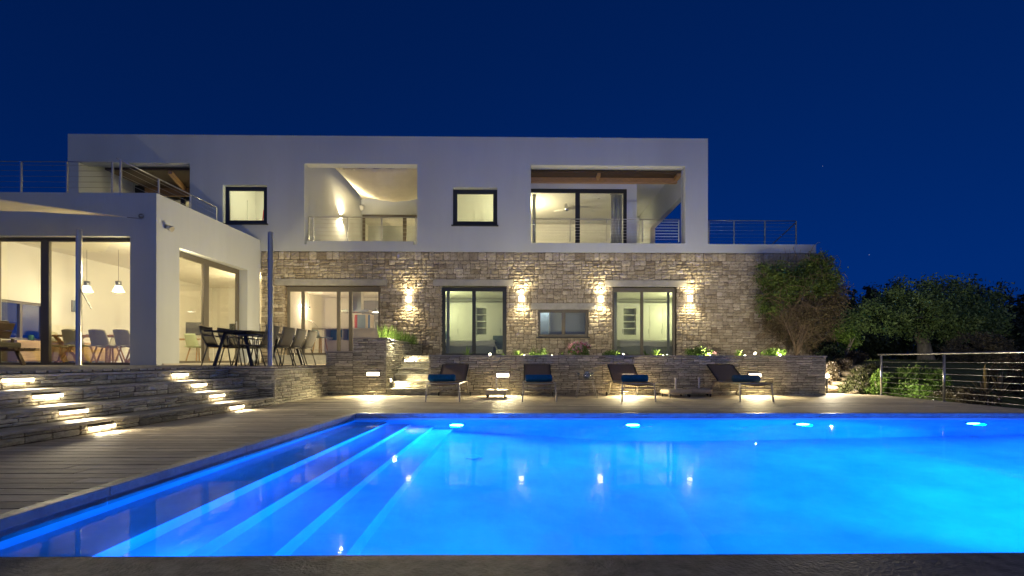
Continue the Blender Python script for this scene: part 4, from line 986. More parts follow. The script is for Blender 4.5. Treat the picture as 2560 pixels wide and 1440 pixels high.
m = MB(); Mx = Matrix.Translation((-.16, 0, .74)) @ Matrix.Rotation(R(20), 4, 'Y'); m.box(-.14, -.03, -.28, .28, -.2, .26, M=Mx); lb(m, 'back_cushion', mat('terracotta_cushion', (.30, .15, .07), .95, nscale=25, namt=.1), bevel=.03)
m = MB(); m.bar((.02, -.3, .40), (.06, -.3, .62), .05, .03); m.bar((.02, .3, .40), (.06, .3, .62), .05, .03); lb(m, 'back_post', WD)

# railing on the right edge of the deck
rp = [(9.02, y, 0) for y in (12.1, 10.27, 8.45, 6.6, 4.8, 3.0)]
t = thing('deck_railing', 'stainless steel railing with seven cables along the right edge of the deck', 'railing', (9.02, 10, 0))
m = MB(); m.tube([(9.02, 12.2, 1.03), (9.02, 1.5, 1.03)], .021, 12); m.build('handrail', STEEL, t, smooth=True)
for p in rp:
    m = MB(); m.tube([p, (p[0], p[1], 1.01)], .024, 12); o = m.build('post', STEEL, t, smooth=True)
    m = MB(); m.lathe([(.05, 0), (.05, .012), (.026, .014)], p, 14); m.build('foot_plate', STEELD, o)
for k in range(7):
    m = MB(); z = .075 + k * .128; m.tube([(9.02, 12.1, z), (9.02, 1.5, z)], .0055, 6); m.build('cable', STEEL, t, smooth=True)

# ------------------------------------------------------------------ interiors
GREYF = mat('grey_chair_shell', (.50, .46, .33), .6, nscale=12, namt=.06)
WHITEP = mat('white_lacquer', (.72, .70, .66), .35, nscale=3, namt=.02)
CREAM = mat('cream_cabinet', (.62, .56, .46), .5, nscale=3, namt=.03)
OAKC = mat('pale_oak_cabinet', (.58, .40, .22), .5, nscale=4, namt=.1, stretch=(1, 1, 7))
def at0(px, py, Y, z=None):
    p = at(px, py, Y); return (p[0], Y, p[2] if z is None else z)
# dining room
t = thing('dining_table', 'wooden dining table laid with plates behind the glass of the dining wing', 'table', (-11.5, 13.35, ZF))
m = MB(); m.box(-1.25, 1.35, -.45, .45, .715, .75); m.build('table_top', OAK, t, bevel=.004, local=True)
for x in (-.9, 1.0):
    for s in (-1, 1):
        m = MB(); m.bar((x, s * .34, 0), (x, -s * .34, .71), .07, .05) if False else m.bar((x - s * .28, -.1 * s, 0), (x + s * .28, .1 * s, .715), .08, .06); m.build('leg', OAK, t, local=True)
for i in range(4):
    x = -12.2 + i * .62
    tt = thing('place_setting', ['leftmost', 'second', 'third', 'rightmost'][i] + ' white plate and tumbler, counted from the left, on the indoor dining table', 'tableware', (x, 13.1, ZF + .751), group='place settings on the indoor dining table')
    m = MB(); m.lathe([(0, .0), (.09, .0), (.13, .015), (.125, .018), (.09, .006), (0, .006)], (0, 0, 0), 18); m.build('plate', WHITEP, tt, smooth=True, local=True)
    m = MB(); m.lathe([(.03, 0), (.04, .12), (.037, .12), (.028, .005)], (.18, .05, 0), 14); m.build('tumbler', MATS['bright_glass'], tt, smooth=True, local=True)
def make_dchair(loc, rz_, label):
    t = thing('dining_chair', label, 'chair', loc, rz_, group='shell chairs round the indoor dining table')
    m = MB(); m.grid(lambda u, v: (-.23 + .46 * u, -.22 + .45 * v, .45 + .03 * (2 * u - 1) ** 2 - .01 * math.sin(v * 3)), 8, 8, .02)
    m.grid(lambda u, v: ((-.23 + .46 * u) * (1 - .10 * v * v), .23 + .12 * v - .07 * (2 * u - 1) ** 2, .46 + .40 * v - .02 * (2 * u - 1) ** 4 * v), 10, 8, .02); m.build('seat_shell', GREYF, t, smooth=True, local=True)
    for a, b in ((-1, -1), (1, -1), (1, 1), (-1, 1)):
        m = MB(); m.bar((a * .14, b * .13, .44), (a * .23, b * .22, 0), .035); m.build('leg', OAK, t, local=True)
    return t
dc = make_dchair((at(240, 850, 12.3)[0], 12.62, ZF), R(182), 'grey shell chair with its back to the glass, second from the mast on the right')
dc.rotation_euler[2] = R(178) + math.pi
dup(dc, (at(172, 850, 12.3)[0], 12.62, ZF), R(4), 'grey shell chair with its back to the glass, left of the mast')
dup(dc, (at(302, 850, 12.3)[0], 12.62, ZF), R(-6), 'grey shell chair with its back to the glass, nearest the white pillar')
for c_ in COL.objects:
    pass
dc.rotation_euler[2] = R(-2)
for o_ in [o for o in COL.objects if o.name.startswith('dining_chair')]: o_.rotation_euler[2] += math.pi
for o_ in [o for o in COL.objects if o.name.startswith('dining_chair')]: o_.rotation_euler[2] += math.pi if False else 0
dup(dc, (-12.95 + .35, 13.3, ZF), R(90), 'grey shell chair seen from the side at the left end of the indoor table')
for x, w_ in ((-11.9, 'left'), (-11.1, 'right')): dup(dc, (x, 14.1, ZF), R(0), w_ + ' grey shell chair on the far side of the indoor table')
for px, lb_ in ((217, 'lit glass pendant lamp just right of the front mast'), (296, 'lit glass pendant lamp near the white pillar')):
    p = at(px, 717, 13.3); t = thing('pendant_lamp', lb_ + ' in the dining wing', 'pendant lamp', p, group='glass pendant lamps over the indoor dining table')
    m = MB(); m.lathe([(.07, .15), (.07, .035), (.055, .03)], p, 18); m.build('lamp_cap', STEELD, t, smooth=True)
    m = MB(); m.lathe([(.07, .03), (.09, -.02), (.135, -.14), (.128, -.14), (.085, -.02), (.062, .03)], p, 20); m.build('lamp_shade', emis('lit_ribbed_glass', (1, .93, .68), 1.3), t, smooth=True)
    m = MB(); m.lathe([(0, -.03), (.05, -.02), (.05, .02), (0, .03)], p, 12); m.build('bulb', emis('bulb_glow', (1, .9, .65), 9), t, smooth=True)
    m = MB(); m.tube([(p[0], p[1], p[2] + .15), (p[0], p[1], 3.86)], .004, 6); m.build('cord', DARKM, t)
    lamp('POINT', 'lamp_light', (p[0], p[1], p[2] - .20), 14, (1, .86, .55), .05, t)
t = thing('sideboard', 'long low pale wood sideboard under the dining room window', 'sideboard', (-12.8, 13.3, ZF))
m = MB(); m.box(-13.0, -12.62, 12.2, 15.2, ZF + .05, 1.36); m.build('cabinet', OAKC, t); m = MB(); [m.box(-12.619, -12.60, 12.2 + k * .6, 12.795 + k * .6, ZF + .08, 1.31) for k in range(5)]; m.build('door', OAKC, t)
t = thing('green_vase', 'green glass vase on the sideboard before the dining room window', 'vase', at0(78, 845, 12.95, 1.36)); p = (at(78, 845, 12.95)[0], 12.95, 1.362); t.location = p
m = MB(); m.lathe([(.05, 0), (.07, .05), (.06, .13), (.05, .16)], p, 14); m.build('vase_body', mat('green_glass', (.05, .14, .03), .2, nscale=6, namt=.1), t, smooth=True)
t = thing('wall_picture', 'small grey framed picture on the dining room wall', 'picture', (-12.98, 14.6, 2.4))
m = MB(); yy0, yy1 = ysx(179, -12.99), ysx(196, -12.99); m.box(-12.999, -12.97, yy0, yy1, 2.25, 2.58); m.build('frame', mat('picture_frame', (.2, .2, .2), .5, nscale=9, namt=.1), t); m = MB(); m.box(-12.969, -12.965, yy0 + .03, yy1 - .03, 2.28, 2.55); m.build('print', mat('grey_blue_print', (.22, .27, .32), .7, nscale=4, namt=.3), t)
p = at(308, 799, 17.5)
t = thing('wall_shelf', 'wooden wall shelf with a light strip below and a green plant on top', 'shelf', p)
m = MB(); m.box(p[0] - .25, p[0] + .9, 17.3, 17.6, p[2] - .04, p[2] + .05); m.build('board', OAK, t); m = MB(); m.box(p[0] - .1, p[0] + .85, 17.35, 17.5, p[2] - .055, p[2] - .041); m.build('light_strip', emis('led_strip', (1, .9, .5), 9), t)
m = MB(); m.box(p[0] - .6, p[0] + 1.6, 17.602, 17.72, ZF, 3.86); m.build('wall_panel', INNER, V)
# things behind the side door: desk corner
t = thing('desk', 'white desk behind the side glass door of the wing', 'desk', (-10.6, 15.2, ZF))
m = MB(); m.box(-.75, .75, -.35, .35, .71, .74); m.build('desk_top', OAK, t, local=True)
for x, y in ((-.7, -.3), (.7, -.3), (-.7, .3), (.7, .3)):
    m = MB(); m.box(x - .02, x + .02, y - .02, y + .02, 0, .71); m.build('leg', WHITEP, t, local=True)
p = at(486, 835, 15.2); t = thing('computer_monitor', 'dark computer monitor standing on the desk inside the wing', 'monitor', (p[0], 15.2, ZF + .74))
m = MB(); m.box(-.26, .26, -.02, .02, .12, .52); m.build('screen', mat('screen_grey', (.09, .09, .09), .25, nscale=3, namt=.05), t, bevel=.006, local=True)
m = MB(); m.box(-.03, .03, .0, .03, 0, .2); m.box(-.12, .12, -.08, .08, 0, .012); m.build('stand', STEELD, t, local=True)
t = thing('green_shell_chair', 'pale green shell chair behind the side glass door', 'chair', (at(495, 870, 14.2)[0], 14.2, ZF), R(160))
m = MB(); m.grid(lambda u, v: (-.24 + .48 * u, -.22 + .45 * v, .45 + .05 * (2 * u - 1) ** 2), 8, 8, .015); m.grid(lambda u, v: ((-.24 + .48 * u) * (1 - .12 * v * v), .23 + .10 * v - .09 * (2 * u - 1) ** 2, .46 + .38 * v), 10, 8, .015); m.build('seat_shell', mat('pale_green_shell', (.50, .56, .34), .5, nscale=8, namt=.05), t, smooth=True, local=True)
for a, b in ((-1, -1), (1, -1), (1, 1), (-1, 1)):
    m = MB(); m.bar((a * .14, b * .13, .44), (a * .22, b * .21, 0), .03); m.build('leg', OAK, t, local=True)
t = thing('low_cabinet', 'low white media cabinet deep in the living area of the wing', 'cabinet', (-11, 19.6, ZF))
m = MB(); m.box(-1.6, 1.4, -.25, .25, .05, .55); m.build('body', WHITEP, t, local=True); m = MB(); m.box(-1.6, 1.4, -.27, .26, .55, .58); m.build('top', OAK, t, local=True)
t = thing('television', 'dark flat television on the far wall of the wing', 'television', (-11.6, 20.2, 2.0))
m = MB(); m.box(-.6, .6, -.02, .03, -.34, .34); m.build('screen', mat('tv_black', (.03, .035, .03), .2, nscale=2, namt=.1), t, local=True)
m = MB(); m.box(-.63, .63, .031, .06, -.37, .37); m.build('frame', DARKM, t, local=True)
# kitchen
def P3(px, py, Y): return at(px, py, Y)
t = thing('kitchen_island', 'cream kitchen island with open blue shelves and crockery', 'kitchen island', (-5.2, 18.8, KZ)); IY = 18.8
xa, xb = X(819, IY), X(880, IY); xc = X(985, IY); zt_ = Z(822, 900, IY); zs = Z(848, 900, IY)
m = MB(); m.box(X(790, IY), xc, IY - .35, IY + .5, zt_ - .03, zt_ + .01); m.build('worktop', mat('worktop', (.62, .58, .52), .3, nscale=6, namt=.05), t)
m = MB(); m.box(xa, xc, IY - .3, IY + .45, KZ, zs - .05); m.box(xb, xc, IY - .3, IY + .45, zs - .05, zt_ - .031); m.box(xa, xb, IY + .2, IY + .45, zs - .05, zt_ - .031); m.box(xa, xa + .05, IY - .3, IY + .2, zs - .05, zt_ - .031); m.box((xa + xb) / 2 + .2, (xa + xb) / 2 + .24, IY - .3, IY + .2, zs - .05, zt_ - .031); m.build('cabinet', CREAM, t)
m = MB(); m.box(xa + .05, xb - .001, IY + .17, IY + .199, zs - .049, zt_ - .04); m.build('shelf_back', mat('blue_niche', (.10, .30, .36), .6, nscale=4, namt=.06), t)
for px, lb_ in ((828, 'left white bowl'), (856, 'right white bowl')):
    p = (X(px, IY), IY - .1, zs - .048); tt = thing('bowl', lb_ + ' in the blue shelf of the kitchen island', 'bowl', p, group='bowls in the kitchen island'); m = MB(); m.lathe([(.05, 0), (.09, .05), (.10, .11), (.092, .11), (.08, .05), (.0, .01)], p, 16); m.build('bowl_body', WHITEP, tt, smooth=True)
def make_stool(px, label, Y=18.1):
    p = (X(px, Y), Y, KZ); t = thing('bar_stool', label, 'bar stool', p, R(75), group='bar stools at the kitchen island')
    m = MB(); m.grid(lambda u, v: (-.2 + .4 * u, -.19 + .4 * v, .66 + .03 * (2 * u - 1) ** 2), 8, 8, .02); m.grid(lambda u, v: ((-.2 + .4 * u) * (1 - .2 * v), .2 + .07 * v - .05 * (2 * u - 1) ** 2, .67 + .30 * v), 8, 8, .02); m.build('seat_shell', mat('blue_grey_shell', (.20, .24, .25), .6, nscale=8, namt=.05), t, smooth=True, local=True)
    for a, b in ((-1, -1), (1, -1), (1, 1), (-1, 1)):
        m = MB(); m.bar((a * .12, b * .12, .65), (a * .2, b * .2, 0), .035); m.build('leg', OAK, t, local=True)
    m = MB(); m.tube([(-.175, -.175, .2), (.175, -.175, .2), (.175, .175, .2), (-.175, .175, .2), (-.175, -.175, .2)], .008, 6); m.build('foot_ring', STEEL, t, local=True); return t
make_stool(801, 'grey bar stool on oak legs at the left end of the kitchen island')
HY = 18.9; t = thing('cooker_hood', 'steel chimney cooker hood hanging above the kitchen island', 'cooker hood', (X(895, HY), HY, Z(780, 900, HY)))
m = MB(); m.box(X(879, HY), X(906, HY), HY - .15, HY + .15, Z(778, 900, HY), 3.62); m.build('chimney', STEEL, t)
m = MB(); m.box(X(857, HY), X(926, HY), HY - .3, HY + .3, Z(781, 900, HY), Z(776, 900, HY)); m.build('canopy', STEEL, t)
KY = 21.0; t = thing('tall_kitchen_units', 'tall kitchen units with red, blue and beige doors behind the island', 'cabinet', (X(905, KY), KY, KZ))
m = MB(); zk0, zk1 = KZ, Z(786, 900, KY); m.box(X(885, KY), X(926, KY), KY, KY + .55, zk0, zk1); m.build('carcass', CREAM, t)
for a, b, c_, nme in ((887, 893.5, (.38, .07, .06), 'red_door'), (894, 914, (.20, .27, .33), 'blue_grey_door'), (914.5, 920, (.50, .42, .30), 'beige_door'), (920.5, 925, (.08, .16, .32), 'blue_door')):
    m = MB(); m.box(X(a, KY), X(b, KY), KY - .02, KY - .001, zk0, zk1 - .02); m.build('door', mat(nme, c_, .5, nscale=3, namt=.04), t)
m = MB(); m.box(X(905, 21.5), X(960, 21.5), 21.5, 21.59, KZ, Z(752, 920, 21.5)); m.build('grey_wall_panel', DKWALL, V)
p = at(940, 780, 18.7); t = thing('kitchen_pendant', 'lit bell shaped pendant lamp at the right end of the kitchen', 'pendant lamp', p)
m = MB(); m.lathe([(.02, .16), (.03, .12), (.09, .04), (.13, -.01), (.125, -.01), (.08, .03), (.0, .10)], p, 18); m.build('lamp_shade', STEELD, t, smooth=True)
m = MB(); m.lathe([(0, -.012), (.118, -.012), (.118, -.005), (0, -.003)], p, 18); m.build('diffuser', emis('pendant_disc', (1, .95, .8), 8), t)
m = MB(); m.tube([(p[0], p[1], p[2] + .15), (p[0], p[1], 3.62)], .004, 6); m.build('cord', DARKM, t)
m = MB(); p = (X(936, IY), IY, zt_ + .01); t = thing('kitchen_tap', 'slim steel tap on the kitchen island', 'tap', p); m.tube([p, (p[0], p[1], p[2] + .26), (p[0] + .04, p[1], p[2] + .30), (p[0] + .14, p[1], p[2] + .29)], .01, 8); m.build('spout', STEEL, t, smooth=True)
m = MB(); m.lathe([(.03, 0), (.03, .02), (.012, .03)], p, 12); m.build('tap_foot', STEEL, t)
p = (X(771, 20.6), 20.6, KZ); t = thing('round_top_bin', 'tall grey cabinet with rounded top behind the kitchen glass', 'cabinet', p)
m = MB(); m.prism([(p[0] - .26, KZ), (p[0] + .26, KZ), (p[0] + .26, Z(801, 770, 20.6)), (p[0] + .15, Z(797, 770, 20.6)), (p[0] - .15, Z(797, 770, 20.6)), (p[0] - .26, Z(801, 770, 20.6))], 'y', 20.6, 21.1); m.build('body', mat('sage_grey', (.26, .30, .24), .5, nscale=4, namt=.05), t)
m = MB(); m.box(p[0] - .25, p[0] + .25, 20.58, 20.599, Z(803, 770, 20.6) - .02, Z(803, 770, 20.6)); m.build('lid_gap', DARKM, t)
t = thing('arc_lamp', 'arc floor lamp with a wide shade lit in the living room', 'floor lamp', (X(800, 19.6), 19.6, KZ)); Ya = 19.6
pts = []
for k in range(15):
    a = math.pi * (.0 + k / 14); pts.append(((X(800, Ya) + X(740, Ya)) / 2 + (X(800, Ya) - X(740, Ya)) / 2 * math.cos(a), Ya, Z(840, 770, Ya) + .62 * math.sin(a)))
m = MB(); m.tube([(X(800, Ya), Ya, KZ)] + pts, .012, 8); m.build('arc', STEEL, t, smooth=True)
pz = pts[-1][2]; p = (X(740, Ya), Ya, pz)
m = MB(); m.lathe([(.2, 0), (.2, -.22), (.19, -.22), (.19, 0)], p, 20); m.build('lamp_shade', emis('peach_shade', (1, .72, .48), .9), t, smooth=True)
m = MB(); m.lathe([(0, -.15), (.16, -.15), (.16, -.14), (0, -.14)], p, 16); m.build('bulb', emis('arc_bulb', (1, .8, .6), 7), t)
m = MB(); m.box(X(734, 21), X(760, 21), 20.9, 21.3, KZ, Z(798, 745, 21)); t = thing('dark_bookcase', 'dark bookcase behind the arc lamp in the living room', 'bookcase', (X(747, 21), 21, KZ)); m.build('carcass', mat('dark_walnut', (.07, .05, .04), .5, nscale=6, namt=.2), t)
m = MB(); m.box(X(735, 21), X(759, 21), 20.88, 20.899, Z(810, 745, 21), Z(806, 745, 21)); m.build('shelf', WD, t)
# bedrooms
CURT = mat('pale_curtain', (.50, .50, .46), .9, nscale=6, namt=.05)
def curtain(x0, x1, y, z0, z1, label, n=8):
    t = thing('curtain', label, 'curtain', ((x0 + x1) / 2, y, z0), group='curtains behind the glass doors')
    m = MB(); m.grid(lambda u, v: (x0 + (x1 - x0) * u, y + .035 * math.sin(u * n * math.pi), z0 + (z1 - z0) * v), n * 6, 2, .006); m.build('drape', CURT, t, smooth=True)
    m = MB(); m.tube([(x0 - .05, y, z1 + .01), (x1 + .05, y, z1 + .01)], .012, 8); m.build('curtain_rail', STEELD, t)
def wardrobe(x0, x1, y, z0, z1, sx0, sx1, label):
    t = thing('wardrobe', label, 'wardrobe', ((x0 + x1) / 2, y, z0))
    m = MB(); m.box(x0, sx0, y, y + .4, z0, z1); m.box(sx1, x1, y, y + .4, z0, z1); zl, zh = z0 + .95, z1 - .22; m.box(sx0, sx1, y, y + .4, z0, zl); m.box(sx0, sx1, y, y + .4, zh, z1); m.box(sx0, sx1, y + .35, y + .4, zl, zh); m.build('carcass', WHITEP, t)
    for k in range(1, 4):
        z = zl + (zh - zl) * k / 4; m = MB(); m.box(sx0, sx1, y + .01, y + .349, z - .015, z + .015); m.build('shelf', WHITEP, t)
    m = MB(); m.box(sx0 + .001, sx1 - .001, y + .33, y + .349, zl, zh); m.build('niche_back', mat('grey_niche', (.34, .35, .30), .7, nscale=3, namt=.04), t)
    for a, b in ((x0, sx0), (sx1, x1)):
        n_ = max(1, round((b - a) / .6)); w_ = (b - a) / n_
        for k in range(n_):
            m = MB(); m.box(a + k * w_ + .004, a + (k + 1) * w_ - .004, y - .022, y - .001, z0 + .08, z1 - .1); o = m.build('door', WHITEP, t, bevel=.003)
            m = MB(); m.box(a + (k + 1) * w_ - .05, a + (k + 1) * w_ - .035, y - .04, y - .023, z0 + 1.0, z0 + 1.2); m.build('handle', STEELD, o)
wardrobe(-3.4, .3, 20.0, .98, 3.25, X(1191, 20), X(1216, 20), 'white built in wardrobe with an open shelf bay in the left bedroom')
wardrobe(2.8, 6.3, 20.0, .98, 3.25, X(1559, 20), X(1590, 20), 'white built in wardrobe with an open shelf bay in the right bedroom')
LINEN = mat('pale_linen', (.60, .58, .52), .95, nscale=5, namt=.05, bump=.01, bscale=7); BEDB = mat('grey_bed_base', (.24, .25, .22), .9, nscale=20, namt=.08); BLUEP = mat('blue_pillow', (.03, .10, .20), .95, nscale=10, namt=.15); TAU = mat('grey_green_pillow', (.13, .17, .18), .95, nscale=10, namt=.15)
def bed(xh, xf, y0, y1, label, fold):
    s = 1 if xf > xh else -1
    t = thing('bed', label, 'bed', ((xh + xf) / 2, (y0 + y1) / 2, .98))
    m = MB(); m.box(xh, xf, y0, y1, 1.0, 1.40); m.build('bed_base', BEDB, t, bevel=.02)
    m = MB(); m.box(xh, xf - s * .03, y0 + .02, y1 - .02, 1.402, 1.60); m.build('mattress', LINEN, t, bevel=.05)
    m = MB(); m.grid(lambda u, v: (xh + (xf - xh) * (.0 + 1.02 * u), y0 - .02 + (y1 - y0 + .04) * v, 1.615 + .012 * math.sin(u * 9 + v * 5) - .10 * max(0, (.06 - v)) / .06 ), 24, 16, .02); m.grid(lambda u, v: (xh + (xf - xh) * 1.02 * u, y0 - .02 - .004 * math.sin(u * 40), 1.52 - .13 * v + .02 * math.sin(u * 11) * v), 30, 3, .012); m.build('bedspread', LINEN, t, smooth=True)
    for k in range(2):
        m = MB(); cx_ = xh + s * (.30 + .02 * k); cy = y0 + .35 + k * .65
        Mx = Matrix.Translation((cx_, cy, 1.80)) @ Matrix.Rotation(R(-s * 28), 4, 'Y')
        m.grid(lambda u, v: Mx @ Vector((.11 * (16 * u * (1 - u) * v * (1 - v)) ** .5, -.28 + .56 * u, -.21 + .42 * v)), 8, 8); m.grid(lambda u, v: Mx @ Vector((-.11 * (16 * u * (1 - u) * v * (1 - v)) ** .5, .28 - .56 * u, -.21 + .42 * v)), 8, 8); m.build('pillow', BLUEP if k == 0 else TAU, t, smooth=True)
    if fold:
        m = MB(); m.grid(lambda u, v: (xf - s * .12 + s * .30 * u + .012 * math.sin(v * 25), y0 - .06 + .7 * v, 1.63 - .48 * max(0, u - .25) / .75), 10, 16, .012); m.build('folded_throw', LINEN, t, smooth=True)
bed(-3.3, X(1235, 17.9), 17.6, 19.2, 'bed with blue pillows and a pale throw in the left bedroom', True)
bed(6.2, X(1548, 17.9), 17.6, 19.2, 'bed with blue pillows in the right bedroom', False)
t = thing('bedroom_armchair', 'grey armchair at the foot of the bed in the left bedroom', 'armchair', (X(1252, 18.6), 18.6, .98))
m = MB(); m.box(-.3, .35, -.3, .3, .3, .45); m.box(-.32, .37, .25, .35, .45, .85); m.box(-.35, -.27, -.3, .3, .45, .62); m.build('upholstery', TAU, t, bevel=.03, local=True)
for a, b in ((-1, -1), (1, -1), (1, 1), (-1, 1)):
    m = MB(); m.bar((a * .25, b * .25, .3), (a * .28, b * .28, 0), .03); m.build('leg', OAK, t, local=True)
curtain(S1[0] + .12, X(1124, 16.95), 16.95, 1.0, 3.36, 'pale curtain at the left side of the left bedroom door', 5)
curtain(X(1668, 16.95), S2[1] - .1, 16.95, 1.0, 3.36, 'pale curtain at the right side of the right bedroom door', 4)
curtain(S2[0] + .05, X(1543, 16.95), 16.95, 1.0, 3.36, 'pale curtain at the left side of the right bedroom door', 4)
curtain(X(1528, 17.8), X(1556, 17.8), 17.8, UF, 6.98, 'tall curtain at the right side of the upper bedroom door', 6)
curtain(X(1331, 17.8), X(1339, 17.8), 17.8, UF, 6.98, 'narrow curtain at the left side of the upper bedroom door', 3)
# bathroom window shade box
m = MB(); m.box(X(1372, 17.1), X(1376, 17.1), 17.0, 17.34, 1.0, 3.3); m.build('bathroom_partition', bath.data.materials[0], V)
# ceiling fan
p = at(1417, 522, 19.3); t = thing('ceiling_fan', 'white ceiling fan in the lit upper bedroom', 'ceiling fan', p)
m = MB(); m.tube([(p[0], p[1], p[2] + .05), (p[0], p[1], 7.05)], .015, 8); m.build('rod', STEEL, t); m = MB(); m.lathe([(0, -.1), (.06, -.09), (.1, -.03), (.1, .03), (.04, .06), (0, .06)], p, 16); m.build('motor', STEEL, t, smooth=True)
for a in (20, 140, 260):
    m = MB(); m.box(.09, .62, -.055, .055, -.006, .006, M=Matrix.Translation(p) @ Matrix.Rotation(R(a), 4, 'Z') @ Matrix.Rotation(R(12), 4, 'X')); m.build('blade', WHITEP, t)
for px, py, w_ in ((1482, 527, 'right of the ceiling fan'), (1400, 554, 'lowest on the left, under the ceiling fan'), (1472, 555, 'lowest, just right of the door mullion'), (1497, 496, 'highest, near the curtain')):
    # downlights: on the ceiling plane z = 7.05
    q = gz(px, py, 7.045)
    if q[1] < 18 or q[1] > 21.9: q = at(px, py, 21.98); c_ = q
    t = thing('downlight', 'tiny recessed downlight in the upper bedroom, ' + w_, 'downlight', q, group='recessed downlights of the upper bedroom')
    m = MB(); m.lathe([(.0, 0), (.045, 0), (.045, -.008), (0, -.008)], q, 12); m.build('lens', emis('downlight_lens', (1, .9, .65), 6), t)
    m = MB(); m.lathe([(.046, -.01), (.06, -.01), (.06, .0), (.046, 0)], q, 12); m.build('ring', STEEL, t)
# folded deck chair behind the small upper left window
p = at(655, 553, 18.2); t = thing('folded_deckchair', 'white folded deckchair with red cloth behind the small upper left window', 'deckchair', (p[0], 18.2, UF))
for s in (-.12, .12):
    m = MB(); m.bar((p[0] - .12, 18.2 + s, UF), (p[0] + .25, 18.2 + s, Z(514, 650, 18.2)), .04, .03); m.build('frame', WHITEP, t)
m = MB(); m.bar((p[0] + .05, 18.15, UF + .5), (p[0] + .26, 18.15, Z(530, 650, 18.2)), .03, .02, up=(1, 0, 0)); m.prism([(p[0] - .02, UF + .3), (p[0] + .42, UF + .3), (p[0] + .42, Z(545, 650, 18.2)), (p[0] + .10, Z(526, 650, 18.2))], 'y', 18.10, 18.13); m.build('cloth', mat('red_cloth', (.55, .05, .03), .8, nscale=10, namt=.1), t)
# ------------------------------------------------------------------ vegetation
def leafmat(name, dark, mid, light, rough=.55):
    return mat(name, mid, rough, tint=[dark, mid, light], nscale=2.5, namt=.25, spec=.35)
OLIVE = leafmat('olive_leaves', (.10, .16, .05), (.20, .30, .10), (.36, .46, .18))
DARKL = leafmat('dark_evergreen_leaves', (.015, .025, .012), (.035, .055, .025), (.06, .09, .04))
GREENL = leafmat('green_leaves', (.04, .08, .015), (.09, .16, .03), (.18, .27, .06))
BRIGHTL = leafmat('fresh_green_leaves', (.08, .15, .02), (.17, .30, .05), (.34, .48, .11))
BROWNL = leafmat('brown_heath_leaves', (.06, .045, .03), (.11, .085, .055), (.17, .14, .09))
CLIMB = leafmat('climber_leaves', (.05, .09, .015), (.12, .18, .035), (.22, .29, .07))
BARK = mat('olive_bark', (.30, .26, .20), .95, nscale=9, namt=.4, bump=.04, bscale=14, stretch=(1, 1, .4))
TWIG = mat('dry_twigs', (.22, .16, .10), .9, nscale=12, namt=.25)
PINK = mat('pink_petals', (.75, .40, .42), .7, nscale=8, namt=.2); REDP = mat('crimson_petals', (.55, .10, .14), .7, nscale=8, namt=.2); WHITEF = mat('white_petals', (.55, .48, .48), .7, nscale=8, namt=.15)
def leaves(name, m, parent, blobs, n, size, seed, clumps=60, spread=.22, aspect=2.2, shell=.55, flat=0.0, zsq=1.0):
    """thousands of small leaf faces gathered in clumps through a set of ellipsoids ((cx,cy,cz),(rx,ry,rz))"""
    g = np.random.default_rng(seed)
    C = np.array([b[0] for b in blobs], float); Rr = np.array([b[1] for b in blobs], float)
    vol = Rr.prod(1); w = vol ** .8; w /= w.sum()
    bi = g.choice(len(blobs), clumps, p=w)
    d = g.normal(size=(clumps, 3)); d /= np.linalg.norm(d, axis=1)[:, None]
    rad = shell + (1 - shell) * g.random(clumps) ** .6
    rad[g.random(clumps) < .06] *= 1.12
    cc = C[bi] + d * Rr[bi] * rad[:, None]; cr = Rr[bi].mean(1) * spread * g.uniform(.6, 1.5, clumps); ctint = g.normal(.45, .2, clumps)
    li = g.integers(0, clumps, n)
    p = cc[li] + g.normal(size=(n, 3)) * cr[li][:, None] * .6
    a = g.normal(size=(n, 3)); a[:, 2] = a[:, 2] * (1 - flat) + .15; a /= np.linalg.norm(a, axis=1)[:, None]
    b = np.cross(a, g.normal(size=(n, 3))); b /= np.linalg.norm(b, axis=1)[:, None]
    s = size * g.uniform(.6, 1.4, n)[:, None]
    v = np.empty((n, 4, 3)); v[:, 0] = p - a * s; v[:, 1] = p + b * s / aspect; v[:, 2] = p + a * s; v[:, 3] = p - b * s / aspect
    off = np.zeros(3); q = parent
    while q is not None: off += np.array(q.location); q = q.parent
    v = (v - off).reshape(-1, 3)
    me = bpy.data.meshes.new(name); me.vertices.add(4 * n); me.vertices.foreach_set('co', v.ravel())
    me.loops.add(4 * n); me.loops.foreach_set('vertex_index', np.arange(4 * n, dtype=np.int32))
    me.polygons.add(n); me.polygons.foreach_set('loop_start', np.arange(0, 4 * n, 4, dtype=np.int32)); me.polygons.foreach_set('loop_total', np.full(n, 4, dtype=np.int32))
    me.update(); me.validate()
    t = me.attributes.new('tint', 'FLOAT', 'FACE'); t.data.foreach_set('value', np.clip(ctint[li] + g.normal(0, .15, n), 0, 1).astype(np.float32)[:len(me.polygons)])
    me.materials.append(m); o = bpy.data.objects.new(name, me); COL.objects.link(o)
    if parent is not None: o.parent = parent
    return o, cc
def limbs(name, m, parent, base, tops, r0, rnd, k=5, wob=.12, tip=.25):
    mb = MB(); base = Vector(base)
    for tp in tops:
        tp = Vector(tp); L = (tp - base).length; pts = []; rs = []
        for i in range(k + 1):
            f = i / k; p = base.lerp(tp, f); p.z += L * .10 * math.sin(f * math.pi)
            if 0 < i < k: p += Vector((rnd.uniform(-1, 1), rnd.uniform(-1, 1), rnd.uniform(-1, 1))) * wob * L * .35
            pts.append(p); rs.append(r0 * (1 - f) + r0 * tip * f)
        mb.tube(pts, rs, 7)
    return mb.build(name, m, parent, smooth=True)
rv = random.Random(9)
